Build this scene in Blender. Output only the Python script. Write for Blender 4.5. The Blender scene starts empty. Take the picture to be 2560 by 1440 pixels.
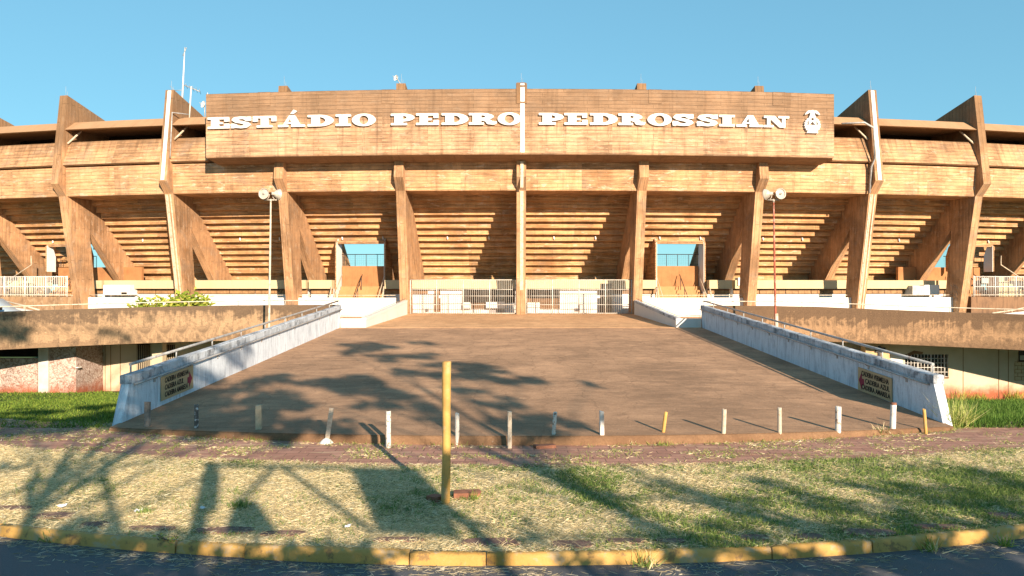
import bpy, bmesh, math, random
import numpy as np
from mathutils import Vector
from mathutils.geometry import tessellate_polygon

random.seed(7)
rng = np.random.default_rng(11)
scene = bpy.context.scene
COL = scene.collection

# ---------------------------------------------------------------- camera, sky, sun, exposure
F = 1800.0          # focal length in pixels of a 2560 wide picture
CH = 3.1            # eye height
cam = bpy.data.cameras.new('camera')
cam.sensor_width = 36.0
cam.lens = 36.0 * F / 2560.0
cam.clip_start = 0.1
cam.clip_end = 4000
camo = bpy.data.objects.new('camera', cam)
COL.objects.link(camo)
camo.location = (0, 0, CH)
camo.rotation_euler = (math.radians(90), 0, 0)
scene.camera = camo

SUN_AZ = math.radians(24.5)
SUN_EL = math.radians(18.4)
SUN = Vector((math.sin(SUN_AZ) * math.cos(SUN_EL), -math.cos(SUN_AZ) * math.cos(SUN_EL), math.sin(SUN_EL)))
world = bpy.data.worlds.new("World")
scene.world = world
world.use_nodes = True
wn = world.node_tree
sky = wn.nodes.new('ShaderNodeTexSky')
sky.sky_type = 'NISHITA'
sky.sun_disc = False
sky.sun_elevation = SUN_EL
sky.sun_rotation = math.pi - SUN_AZ
sky.altitude = 500
sky.air_density = 1.0
sky.dust_density = 0.3
sky.ozone_density = 1.6
tint = wn.nodes.new('ShaderNodeMix'); tint.data_type = 'RGBA'; tint.blend_type = 'MULTIPLY'
tint.inputs[0].default_value = 1.0; tint.inputs[7].default_value = (0.55, 1.08, 1.27, 1)
soft_sky = wn.nodes.new('ShaderNodeGamma'); soft_sky.inputs['Gamma'].default_value = 0.45   # gamma compresses the sky so its brightness evens out
wn.links.new(sky.outputs[0], soft_sky.inputs[0])
wn.links.new(soft_sky.outputs[0], tint.inputs[6])
wn.links.new(tint.outputs[2], wn.nodes['Background'].inputs[0])
wn.nodes['Background'].inputs[1].default_value = 0.14
sl = bpy.data.lights.new('sun', 'SUN')
sl.energy = 5.0
sl.angle = math.radians(0.5)
sl.color = (1.0, 0.80, 0.60)
so = bpy.data.objects.new('sun', sl)
COL.objects.link(so)
so.rotation_euler = SUN.to_track_quat('Z', 'Y').to_euler()
scene.view_settings.view_transform = 'Standard'
scene.view_settings.look = 'None'
scene.view_settings.gamma = 1.0
scene.view_settings.exposure = 1.18

# ---------------------------------------------------------------- helpers
ORG = {}


def tag(o, label=None, cat=None, group=None, kind=None):
    if label: o['label'] = label
    if cat: o['category'] = cat
    if group: o['group'] = group
    if kind: o['kind'] = kind
    return o


def thing(name, loc, label, cat, group=None):
    o = bpy.data.objects.new(name, None)
    o.empty_display_size = 0.3
    COL.objects.link(o)
    o.location = loc
    ORG[o.name] = Vector(loc)
    return tag(o, label, cat, group)


class MB:
    """collects faces and links them as one mesh object with box-mapped UVs in metres"""
    def __init__(s):
        s.v = []; s.f = []; s.m = []; s.smooth = []

    def face(s, pts, mi=0, smooth=False):
        i = len(s.v)
        s.v += [tuple(p) for p in pts]
        s.f.append(tuple(range(i, i + len(pts)))); s.m.append(mi); s.smooth.append(smooth)

    def grid(s, rows, mi=0, smooth=False, closed=False):
        n = len(rows[0]); i0 = len(s.v)
        for r in rows: s.v += [tuple(p) for p in r]
        for a in range(len(rows) - 1):
            for b in range(n if closed else n - 1):
                c = (b + 1) % n
                s.f.append((i0 + a * n + b, i0 + a * n + c, i0 + (a + 1) * n + c, i0 + (a + 1) * n + b))
                s.m.append(mi); s.smooth.append(smooth)

    def box(s, x0, x1, y0, y1, z0, z1, mi=0):
        p = [(x, y, z) for x in (x0, x1) for y in (y0, y1) for z in (z0, z1)]
        s.hexa([p[0], p[4], p[6], p[2]], [p[1], p[5], p[7], p[3]], mi)

    def hexa(s, b, t, mi=0):
        """bottom ring b and top ring t of four points each, counter-clockwise from above"""
        n = len(b)
        i = len(s.v)
        s.v += [tuple(p) for p in b] + [tuple(p) for p in t]
        s.f.append(tuple(i + k for k in reversed(range(n)))); s.f.append(tuple(i + n + k for k in range(n)))
        for k in range(n):
            s.f.append((i + k, i + (k + 1) % n, i + n + (k + 1) % n, i + n + k))
        s.m += [mi] * (n + 2); s.smooth += [False] * (n + 2)

    def prism(s, pa, pb, mi=0):
        """two matching outlines (may be concave) joined by sides and capped"""
        n = len(pa)
        i = len(s.v)
        s.v += [tuple(p) for p in pa] + [tuple(p) for p in pb]
        tri = tessellate_polygon([[Vector(p) for p in pa]])
        for t in tri:
            s.f.append(tuple(i + k for k in t)); s.f.append(tuple(i + n + k for k in reversed(t)))
            s.m += [mi, mi]; s.smooth += [False, False]
        for k in range(n):
            s.f.append((i + k, i + (k + 1) % n, i + n + (k + 1) % n, i + n + k)); s.m.append(mi); s.smooth.append(False)

    def tube(s, path, r, n=6, mi=0, cap=True):
        path = [Vector(p) for p in path]
        rs = r if isinstance(r, (list, tuple)) else [r] * len(path)
        rows = []
        for k, p in enumerate(path):
            if k == 0: d = path[1] - p
            elif k == len(path) - 1: d = p - path[k - 1]
            else: d = (path[k + 1] - p).normalized() + (p - path[k - 1]).normalized()
            d.normalize()
            u = d.cross(Vector((0, 0, 1)))
            if u.length < 1e-3: u = d.cross(Vector((0, 1, 0)))
            u.normalize(); w = d.cross(u)
            rows.append([p + (u * math.cos(2 * math.pi * j / n) + w * math.sin(2 * math.pi * j / n)) * rs[k] for j in range(n)])
        s.grid(rows, mi, True, True)
        if cap:
            s.face(rows[0], mi); s.face(list(reversed(rows[-1])), mi)

    def lathe(s, c, axis, prof, n=16, mi=0):
        """profile of (distance along axis, radius)"""
        c = Vector(c); d = Vector(axis).normalized()
        u = d.cross(Vector((0, 0, 1)))
        if u.length < 1e-3: u = Vector((1, 0, 0))
        u.normalize(); w = d.cross(u)
        rows = [[c + d * h + (u * math.cos(2 * math.pi * j / n) + w * math.sin(2 * math.pi * j / n)) * r for j in range(n)] for h, r in prof]
        s.grid(rows, mi, True, True)

    def build(s, name, mat, parent=None, fixn=True):
        org = ORG[parent.name] if parent else Vector((0, 0, 0))
        V = np.array(s.v, dtype=np.float64).reshape(-1, 3)
        me = bpy.data.meshes.new(name)
        me.from_pydata((V - np.array(org)).tolist(), [], s.f)
        me.polygons.foreach_set('material_index', s.m)
        me.polygons.foreach_set('use_smooth', s.smooth)
        for m in (mat if isinstance(mat, (list, tuple)) else [mat]):
            me.materials.append(m)
        if fixn:
            bm = bmesh.new(); bm.from_mesh(me)
            bmesh.ops.remove_doubles(bm, verts=bm.verts, dist=0.0004)
            bmesh.ops.recalc_face_normals(bm, faces=bm.faces)
            bm.to_mesh(me); bm.free()
        me.update()
        # box mapping
        uv = me.uv_layers.new(name='UVMap')
        npoly = len(me.polygons)
        nl = len(me.loops)
        co = np.empty(len(me.vertices) * 3); me.vertices.foreach_get('co', co); co = co.reshape(-1, 3) + np.array(org)
        li = np.empty(nl, dtype=np.int32); me.loops.foreach_get('vertex_index', li)
        nr = np.empty(npoly * 3); me.polygons.foreach_get('normal', nr); nr = nr.reshape(-1, 3)
        lt = np.empty(npoly, dtype=np.int32); me.polygons.foreach_get('loop_total', lt)
        ln = np.repeat(nr, lt, axis=0)
        P = co[li]
        h = np.hypot(ln[:, 0], ln[:, 1])
        flat = np.abs(ln[:, 2]) > 0.8
        hx = np.where(h > 1e-6, ln[:, 0] / np.maximum(h, 1e-6), 0)
        hy = np.where(h > 1e-6, ln[:, 1] / np.maximum(h, 1e-6), -1)
        U = np.where(flat, P[:, 0], -hy * P[:, 0] + hx * P[:, 1])
        W = np.where(flat, P[:, 1], P[:, 2])
        buf = np.empty((nl, 2)); buf[:, 0] = U; buf[:, 1] = W
        uv.data.foreach_set('uv', buf.ravel())
        o = bpy.data.objects.new(name, me)
        COL.objects.link(o)
        ORG[o.name] = org.copy()
        if parent: o.parent = parent
        return o


def copy_tree(o, parent=None):
    c = o.copy(); COL.objects.link(c)
    ORG[c.name] = ORG[o.name].copy()
    if parent: c.parent = parent
    for ch in list(o.children): copy_tree(ch, c)
    return c


def at(px, py, D):
    """a pixel of the 2560 wide picture at depth D as a point of the place"""
    return Vector(((px - 1280.0) / F * D, D, CH - (py - 720.0) / F * D))


# ---------------------------------------------------------------- materials
ALB = 0.85      # every paint and stone a shade down from its swatch


class NT:
    def __init__(s, name):
        s.m = bpy.data.materials.new(name); s.m.use_nodes = True
        s.t = s.m.node_tree; s.b = s.t.nodes['Principled BSDF']
        s.b.inputs['Roughness'].default_value = 0.9
        s.b.inputs['Specular IOR Level'].default_value = 0.25
        s.tc = s.t.nodes.new('ShaderNodeTexCoord')

    def n(s, typ, **k):
        nd = s.t.nodes.new(typ)
        for a, b in k.items(): setattr(nd, a, b)
        return nd

    def put(s, a, b): s.t.links.new(a, b)

    def uv(s, sx=1, sy=1, sz=1, src='UV', rot=0):
        mp = s.n('ShaderNodeMapping'); mp.inputs['Scale'].default_value = (sx, sy, sz)
        mp.inputs['Rotation'].default_value = (0, 0, rot)
        s.put(s.tc.outputs[src], mp.inputs[0]); return mp.outputs[0]

    def noise(s, vec, scale, detail=5, rough=0.6, dist=0.0):
        nd = s.n('ShaderNodeTexNoise'); nd.inputs['Scale'].default_value = scale
        nd.inputs['Detail'].default_value = detail; nd.inputs['Roughness'].default_value = rough
        nd.inputs['Distortion'].default_value = dist
        s.put(vec, nd.inputs['Vector']); return nd.outputs[0]

    def ramp(s, fac, *stops):
        r = s.n('ShaderNodeValToRGB'); e = r.color_ramp.elements
        while len(e) < len(stops): e.new(0.5)
        for k, (p, c) in enumerate(stops):
            e[k].position = p
            e[k].color = (c, c, c, 1) if isinstance(c, (int, float)) else (*c, 1)
        s.put(fac, r.inputs[0]); return r.outputs[0]

    def mix(s, fac, a, b, mode='MIX'):
        m = s.n('ShaderNodeMix', data_type='RGBA', blend_type=mode)
        for sock, val in ((m.inputs[0], fac), (m.inputs[6], a), (m.inputs[7], b)):
            if isinstance(val, (int, float)): sock.default_value = val
            elif isinstance(val, (tuple, list)): sock.default_value = (*val, 1)
            else: s.put(val, sock)
        return m.outputs[2]

    def math(s, op, a, b=None, clamp=False):
        m = s.n('ShaderNodeMath', operation=op, use_clamp=clamp)
        for sock, val in ((m.inputs[0], a), (m.inputs[1], b)):
            if val is None: continue
            if isinstance(val, (int, float)): sock.default_value = val
            else: s.put(val, sock)
        return m.outputs[0]

    def bump(s, h, dist=0.02, strength=1.0):
        b = s.n('ShaderNodeBump'); b.inputs['Distance'].default_value = dist; b.inputs['Strength'].default_value = strength
        s.put(h, b.inputs['Height']); s.put(b.outputs[0], s.b.inputs['Normal'])

    def col(s, c):
        k = ALB
        if isinstance(c, (tuple, list)): s.b.inputs['Base Color'].default_value = (*sc3(c, k), 1)
        else: s.put(s.mix(1.0, c, (k, k, k), 'MULTIPLY'), s.b.inputs['Base Color'])
        return s.m


def sc3(c, k): return tuple(min(1, x * k) for x in c)


def board_concrete(name, base, board=0.17, peel=0.35, streak=0.5, vertical=False, top=None, grain=1.0, span=1.3):
    """concrete cast against boards: broken course lines, board to board tone, red dust, pale peeled
    patches, rain streaks; top = height under which the weathered dark upper edge fades out"""
    t = NT(name)
    rot = math.radians(90) if vertical else 0
    vec = t.uv(rot=rot)
    def st(along, across): return t.uv(along, across, 1) if not vertical else t.uv(across, along, 1)
    br = t.n('ShaderNodeTexBrick'); br.offset = 0.37; br.squash = 1.0
    br.inputs['Scale'].default_value = 1.0; br.inputs['Brick Width'].default_value = 3.7
    br.inputs['Row Height'].default_value = board; br.inputs['Mortar Size'].default_value = 0.016
    br.inputs['Mortar Smooth'].default_value = 0.5; br.inputs['Bias'].default_value = 0.0
    br.inputs['Color1'].default_value = (0.76, 0.74, 0.72, 1); br.inputs['Color2'].default_value = (1.12, 1.12, 1.13, 1)
    br.inputs['Mortar'].default_value = (0.9, 0.9, 0.9, 1)
    va = t.n('ShaderNodeVectorMath', operation='ADD')
    sc = t.n('ShaderNodeVectorMath', operation='SCALE'); sc.inputs['Scale'].default_value = 0.045
    nv = t.n('ShaderNodeTexNoise'); nv.inputs['Scale'].default_value = 1.7
    t.put(vec, nv.inputs['Vector']); t.put(nv.outputs[1], sc.inputs[0])
    t.put(vec, va.inputs[0]); t.put(sc.outputs[0], va.inputs[1]); t.put(va.outputs[0], br.inputs['Vector'])
    big = t.noise(t.uv(), 0.33, 7, 0.68, 0.3)
    c = t.mix(t.ramp(big, (0.38, 0.0), (0.60, 1.0)), sc3(base, 0.62), sc3(base, 1.30))
    bw = t.noise(t.uv(), 0.8, 3)
    c = t.mix(t.math('MULTIPLY', t.ramp(bw, (0.35, 0.15), (0.65, 0.85)), 1.0), c, t.mix(1.0, c, br.outputs[0], 'MULTIPLY'))
    # long stretched tones along the boards
    ln = t.noise(st(0.5, 7.0), 1.0, 8, 0.72, 0.2)
    c = t.mix(t.math('MULTIPLY', t.ramp(ln, (0.50, 0.0), (0.62, 1.0)), 0.65 * grain), c, sc3(base, 1.55))
    c = t.mix(t.math('MULTIPLY', t.ramp(ln, (0.36, 1.0), (0.47, 0.0)), 0.80 * grain), c, sc3(base, 0.42))
    # course lines, only where the boards leaked
    jn = t.noise(st(0.7, 3.0), 1.3, 5, 0.7)
    c = t.mix(t.math('MULTIPLY', br.outputs[1], t.math('MULTIPLY', t.ramp(jn, (0.47, 0.0), (0.62, 1.0)), 0.75)), c, sc3(base, 0.30))
    # pale peeled patches and rust-red dust
    pn = t.noise(st(0.9, 3.2), 1.0, 8, 0.70, 0.5)
    c = t.mix(t.math('MULTIPLY', t.ramp(pn, (0.575, 0.0), (0.605, 1.0)), peel), c, (0.72, 0.54, 0.39))
    gy = t.noise(t.uv(0.5, 0.8, 1), 1.0, 9, 0.72, 0.6)
    c = t.mix(t.math('MULTIPLY', t.ramp(gy, (0.52, 0.0), (0.62, 1.0)), 0.38), c, (0.30, 0.24, 0.19))
    rd = t.noise(t.uv(), 0.9, 6, 0.65)
    c = t.mix(t.math('MULTIPLY', t.ramp(rd, (0.52, 0.0), (0.70, 1.0)), 0.40), c, (0.36, 0.165, 0.06))
    # run-off streaks
    sn = t.noise(t.uv(2.2, 0.16, 1), 1.0, 9, 0.76)
    if top:
        x = t.n('ShaderNodeSeparateXYZ'); t.put(t.tc.outputs['UV'], x.inputs[0])
        h = t.math('SUBTRACT', x.outputs[0 if vertical and False else 1], top - span)
        h = t.math('ADD', h, t.math('MULTIPLY', t.math('SUBTRACT', sn, 0.5), 3.2))
        c = t.mix(t.math('MULTIPLY', t.ramp(h, (0.0, 0.0), (max(0.9, span * 0.9), 1.0)), 0.68), c, sc3(base, 0.38))
    c = t.mix(t.math('MULTIPLY', t.ramp(sn, (0.52, 0.0), (0.64, 1.0)), streak * 1.25), c, sc3(base, 0.36))
    fine = t.noise(t.uv(), 24, 4, 0.7)
    c = t.mix(0.45, c, t.ramp(fine, (0.3, 0.55), (0.7, 1.3)), 'MULTIPLY')
    t.col(c)
    hgt = t.math('ADD', t.math('MULTIPLY', br.outputs[1], -0.8), t.math('MULTIPLY', ln, 0.8))
    t.bump(t.math('ADD', hgt, t.math('MULTIPLY', fine, 0.3)), 0.035, 0.9)
    return t.m


def plaster(name, base, dirt=(0.25, 0.16, 0.10), dirt_amt=0.35, scale=0.7, streak=0.25, bump=0.006, rough=0.85, grime=None, grime_amt=0.0, gs=(1.6, 1.0, 1.6)):
    t = NT(name)
    big = t.noise(t.uv(), scale, 6, 0.62)
    c = t.mix(t.math('MULTIPLY', t.ramp(big, (0.45, 0.0), (0.72, 1.0)), dirt_amt), base, dirt)
    sn = t.noise(t.uv(6.0, 0.5, 1), 1.0, 5, 0.7)
    c = t.mix(t.math('MULTIPLY', t.ramp(sn, (0.5, 0.0), (0.72, 1.0)), streak), c, sc3(dirt, 0.7))
    if grime:
        g = t.noise(t.uv(gs[0], gs[1], 1), gs[2], 9, 0.75, 0.4)
        c = t.mix(t.math('MULTIPLY', t.ramp(g, (0.50, 0.0), (0.60, 1.0)), grime_amt), c, grime)
    fine = t.noise(t.uv(), 22, 4)
    c = t.mix(0.25, c, t.ramp(fine, (0.3, 0.7), (0.7, 1.2)), 'MULTIPLY')
    t.col(c); t.bump(t.math('ADD', fine, t.math('MULTIPLY', big, 0.6)), bump * 3, 0.6)
    t.b.inputs['Roughness'].default_value = rough
    return t.m


def plain(name, c, rough=0.5, metal=0.0, var=0.25, scale=3.0, rust=None, rust_amt=0.6):
    t = NT(name)
    nz = t.noise(t.uv(src='Object'), scale, 6, 0.65)
    o = t.mix(t.ramp(nz, (0.35, 0.0), (0.65, 1.0)), sc3(c, 1 - var), sc3(c, 1 + var))
    if rust:
        rn = t.noise(t.uv(src='Object'), scale * 2.3, 7, 0.7)
        o = t.mix(t.math('MULTIPLY', t.ramp(rn, (0.54, 0.0), (0.60, 1.0)), rust_amt), o, rust)
    t.col(o); t.b.inputs['Roughness'].default_value = rough; t.b.inputs['Metallic'].default_value = metal
    t.bump(nz, 0.004, 0.5)
    return t.m


def tinted(name, sheen=0.0):
    """blade and leaf colour stored per blade"""
    t = NT(name)
    a = t.n('ShaderNodeAttribute', attribute_name='tint')
    t.put(a.outputs['Color'], t.b.inputs['Base Color'])
    t.b.inputs['Roughness'].default_value = 0.75
    tr = t.n('ShaderNodeBsdfTranslucent'); mx = t.n('ShaderNodeMixShader'); mx.inputs[0].default_value = 0.3
    t.put(a.outputs['Color'], tr.inputs['Color'])
    out = t.t.nodes['Material Output']
    t.put(t.b.outputs[0], mx.inputs[1]); t.put(tr.outputs[0], mx.inputs[2]); t.put(mx.outputs[0], out.inputs[0])
    return t.m


CB = (0.475, 0.280, 0.150)
M = {}
M['concrete'] = board_concrete('board marked concrete', CB)
M['concrete_band'] = board_concrete('pale board marked concrete', sc3(CB, 1.16), 0.24, 0.70, 0.3, False, None, 0.8)
M['concrete_upper'] = board_concrete('rough board marked concrete', sc3(CB, 1.02), 0.25, 0.35, 0.4, False, 13.7, 0.9, 1.0)
M['concrete_banner'] = board_concrete('banner board marked concrete', (0.52, 0.325, 0.195), 0.24, 0.40, 0.5, False, 15.85, 0.8, 2.6)
M['concrete_fin'] = board_concrete('upright board marked concrete', sc3(CB, 1.02), 0.30, 0.35, 0.35, True, 17.0, 0.45, 4.5)
M['concrete_step'] = board_concrete('step concrete', (0.53, 0.305, 0.145), 0.5, 0.6, 0.2)
M['canopy'] = plaster('brown canopy concrete', (0.46, 0.28, 0.155), (0.30, 0.17, 0.09), 0.5)
def parapet_mat(name, top_dark, edge, pale, amt):
    """rain stained concrete: dark mould under the coping, tide marks with ragged edges, drips"""
    t = NT(name)
    x = t.n('ShaderNodeSeparateXYZ'); t.put(t.tc.outputs['UV'], x.inputs[0]); v = x.outputs[1]
    big = t.noise(t.uv(0.5, 1.1, 1), 1.0, 7, 0.66, 0.5); drip = t.noise(t.uv(7.0, 0.6, 1), 1.0, 6, 0.72); f = t.noise(t.uv(), 14, 6, 0.75)
    ragged = t.math('ADD', t.math('MULTIPLY', big, 3.2), t.math('SUBTRACT', t.math('MULTIPLY', drip, 1.4), 1.1))
    c = t.mix(t.ramp(big, (0.35, 0.0), (0.65, 1.0)), sc3(pale, 0.72), pale)
    m1 = t.ramp(t.math('ADD', t.math('SUBTRACT', v, edge), t.math('SUBTRACT', ragged, 1.2)), (0.0, 0.0), (0.28, 1.0))
    c = t.mix(t.math('MULTIPLY', m1, amt), c, top_dark)
    m2 = t.ramp(t.math('ADD', t.math('SUBTRACT', 0.62, v), t.math('SUBTRACT', ragged, 1.2)), (0.0, 0.0), (0.16, 1.0))
    c = t.mix(t.math('MULTIPLY', m2, 0.6), c, (0.16, 0.10, 0.06))
    c = t.mix(t.math('MULTIPLY', t.ramp(drip, (0.56, 0.0), (0.70, 1.0)), 0.45), c, sc3(pale, 0.4))
    c = t.mix(t.ramp(t.noise(t.uv(), 3.2, 8, 0.75), (0.62, 0.0), (0.68, 0.8)), c, sc3(pale, 1.25))
    mo = t.noise(t.uv(1.2, 0.9, 1), 1.1, 9, 0.75, 0.8)
    c = t.mix(t.math('MULTIPLY', t.ramp(mo, (0.46, 0.0), (0.62, 1.0)), 0.72), c, top_dark)
    c = t.mix(0.5, c, t.ramp(f, (0.3, 0.5), (0.7, 1.35)), 'MULTIPLY')
    t.col(c); t.bump(t.math('ADD', f, big), 0.03, 0.7)
    return t.m


M['parapet_left'] = parapet_mat('stained pale parapet', (0.11, 0.075, 0.05), 1.62, (0.47, 0.31, 0.18), 0.85)
M['parapet_right'] = parapet_mat('mould darkened parapet', (0.13, 0.08, 0.048), 1.2, (0.46, 0.28, 0.155), 0.88)
M['parapet'] = plaster('stained parapet concrete', (0.40, 0.245, 0.135), (0.07, 0.05, 0.04), 0.75, 0.55, 0.7, 0.01, grime=(0.50, 0.36, 0.23), grime_amt=0.6)
M['dark_parapet'] = plaster('dark stained concrete', (0.26, 0.15, 0.085), (0.05, 0.035, 0.03), 0.8, 0.7, 0.7, 0.01)
M['white_wall'] = plaster('white painted plaster', (0.78, 0.77, 0.74), (0.55, 0.48, 0.40), 0.25, 0.5, 0.12)
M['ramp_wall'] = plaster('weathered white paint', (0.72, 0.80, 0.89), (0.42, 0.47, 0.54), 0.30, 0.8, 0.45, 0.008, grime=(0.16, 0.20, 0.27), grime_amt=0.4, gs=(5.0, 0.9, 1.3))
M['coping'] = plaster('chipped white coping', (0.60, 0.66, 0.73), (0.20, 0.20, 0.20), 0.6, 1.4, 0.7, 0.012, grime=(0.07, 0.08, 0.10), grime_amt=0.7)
M['beige'] = plaster('beige painted plaster', (0.58, 0.50, 0.36), (0.40, 0.32, 0.22), 0.35, 0.5, 0.15)
M['cornice'] = plaster('cream painted concrete', (0.60, 0.50, 0.31), (0.42, 0.33, 0.2), 0.3, 0.5, 0.15)
M['orange'] = plaster('orange dust concrete', (0.42, 0.20, 0.085), (0.25, 0.11, 0.045), 0.55, 1.2, 0.3)
M['orange_step'] = plaster('worn orange steps', (0.54, 0.29, 0.13), (0.32, 0.15, 0.06), 0.4, 1.2, 0.2)
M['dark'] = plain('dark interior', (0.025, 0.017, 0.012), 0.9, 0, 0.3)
M['brown_vent'] = plain('brown louvre', (0.22, 0.12, 0.06), 0.7, 0, 0.2)
M['glass'] = plain('dark window glass', (0.03, 0.025, 0.02), 0.2, 0, 0.3)
M['white_paint'] = plain('white enamel', (0.80, 0.79, 0.75), 0.45, 0, 0.08, 2.0)
M['letter'] = plain('white letter paint', (0.80, 0.79, 0.78), 0.5, 0, 0.07, 1.6, (0.55, 0.46, 0.36), 0.45)
M['white_metal'] = plain('white painted steel', (0.72, 0.70, 0.66), 0.45, 0, 0.12, 3.0, (0.35, 0.18, 0.08), 0.35)
M['gate_metal'] = plain('dusty gate steel', (0.60, 0.57, 0.51), 0.5, 0, 0.15, 3.0, (0.35, 0.18, 0.08), 0.4)
M['rail_metal'] = plain('grey painted pipe', (0.42, 0.43, 0.43), 0.45, 0.1, 0.2, 4.0, (0.22, 0.11, 0.06), 0.5)
M['cream_metal'] = plain('cream painted pipe', (0.62, 0.54, 0.42), 0.5, 0, 0.15, 3.0, (0.30, 0.15, 0.07), 0.5)
M['dark_metal'] = plain('dark painted steel', (0.05, 0.05, 0.055), 0.5, 0.2, 0.2)
M['red_pole'] = plain('rust red painted steel', (0.36, 0.09, 0.05), 0.55, 0, 0.25, 2.0, (0.55, 0.45, 0.38), 0.5)
M['lamp_shell'] = plain('weathered lamp enamel', (0.55, 0.50, 0.43), 0.4, 0.1, 0.2, 6.0, (0.28, 0.18, 0.10), 0.3)
M['lamp_glass'] = plain('lamp lens', (0.50, 0.46, 0.40), 0.15, 0, 0.1)
M['sign_board'] = plain('tan sign board', (0.50, 0.37, 0.21), 0.55, 0, 0.06, 1.0)
M['black_paint'] = plain('black lettering', (0.015, 0.014, 0.014), 0.6, 0, 0.1)
M['crimson'] = plain('crimson arrow', (0.27, 0.02, 0.06), 0.5, 0, 0.1)
M['yellow_paint'] = plain('faded ochre paint', (0.54, 0.32, 0.095), 0.6, 0, 0.2, 2.5, (0.50, 0.38, 0.22), 0.5)
M['wood_pale'] = plain('pale weathered wood', (0.52, 0.42, 0.29), 0.8, 0, 0.25, 5.0)
M['wood_grey'] = plain('grey weathered wood', (0.26, 0.22, 0.19), 0.85, 0, 0.35, 5.0)
M['peeling'] = plain('peeling white paint', (0.66, 0.63, 0.57), 0.7, 0, 0.1, 6.0, (0.22, 0.12, 0.07), 0.9)
M['peeling_dark'] = plain('mostly bare post', (0.13, 0.11, 0.10), 0.8, 0, 0.3, 6.0, (0.66, 0.66, 0.66), 1.0)
M['concrete_post'] = plain('pale concrete post', (0.56, 0.48, 0.38), 0.85, 0, 0.15, 6.0, (0.35, 0.22, 0.13), 0.5)
M['brick_red'] = plain('broken clay brick', (0.27, 0.12, 0.075), 0.9, 0, 0.3, 6.0)
M['paper'] = plain('white litter', (0.75, 0.76, 0.80), 0.7, 0, 0.05)
M['bark'] = plain('tree bark', (0.13, 0.09, 0.06), 0.9, 0, 0.3, 4.0)
M['chalk'] = plain('pale scrawl paint', (0.40, 0.34, 0.28), 0.8, 0, 0.1)
M['notice'] = plain('faded notice', (0.42, 0.45, 0.40), 0.6, 0, 0.1)
M['van_paint'] = plain('pale van paint', (0.45, 0.55, 0.62), 0.3, 0.1, 0.05)
M['blade'] = tinted('grass blades')


def ground_mat():
    """dirt under dry turf, greener to the right and on the lawns"""
    t = NT('soil and cut grass')
    p = t.uv(src='Object')
    a = t.noise(p, 0.5, 5); b = t.noise(p, 6, 5, 0.7); c0 = t.noise(p, 40, 4, 0.7)
    straw = t.mix(t.ramp(c0, (0.3, 0.0), (0.7, 1.0)), (0.36, 0.28, 0.15), (0.76, 0.62, 0.36))
    green = t.mix(t.ramp(c0, (0.3, 0.0), (0.7, 1.0)), (0.035, 0.06, 0.018), (0.14, 0.20, 0.05))
    c = t.mix(t.ramp(t.math('ADD', t.math('MULTIPLY', a, 0.7), t.math('MULTIPLY', b, 0.3)), (0.47, 0.0), (0.62, 1.0)), straw, green)
    x = t.n('ShaderNodeSeparateXYZ'); t.put(t.tc.outputs['Object'], x.inputs[0])
    lawn = t.ramp(t.math('MULTIPLY', x.outputs[1], 0.02), (0.325, 0.0), (0.345, 1.0))
    c = t.mix(lawn, c, t.mix(t.ramp(b, (0.3, 0.0), (0.7, 1.0)), (0.03, 0.065, 0.012), (0.10, 0.16, 0.03)))
    t.col(c); t.bump(t.math('ADD', c0, b), 0.04, 0.7)
    return t.m


def paver_mat():
    t = NT('red paving tiles')
    p = t.uv(src='Object')
    br = t.n('ShaderNodeTexBrick'); br.inputs['Scale'].default_value = 1.0; br.inputs['Brick Width'].default_value = 0.42
    br.inputs['Row Height'].default_value = 0.21; br.inputs['Mortar Size'].default_value = 0.008
    br.inputs['Color1'].default_value = (0.36, 0.185, 0.135, 1); br.inputs['Color2'].default_value = (0.46, 0.25, 0.185, 1)
    br.inputs['Mortar'].default_value = (0.17, 0.10, 0.07, 1)
    t.put(p, br.inputs['Vector'])
    n = t.noise(p, 3.0, 7, 0.7); m = t.noise(t.uv(0.6, 2.0, 1, 'Object'), 1.5, 7, 0.7)
    c = t.mix(0.5, br.outputs[0], t.ramp(n, (0.3, 0.65), (0.7, 1.3)), 'MULTIPLY')
    c = t.mix(t.math('MULTIPLY', t.ramp(m, (0.54, 0.0), (0.66, 1.0)), 0.7), c, (0.58, 0.42, 0.27))
    t.col(c); t.bump(t.math('ADD', t.math('MULTIPLY', br.outputs[1], -1.0), n), 0.012, 0.8)
    return t.m


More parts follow.
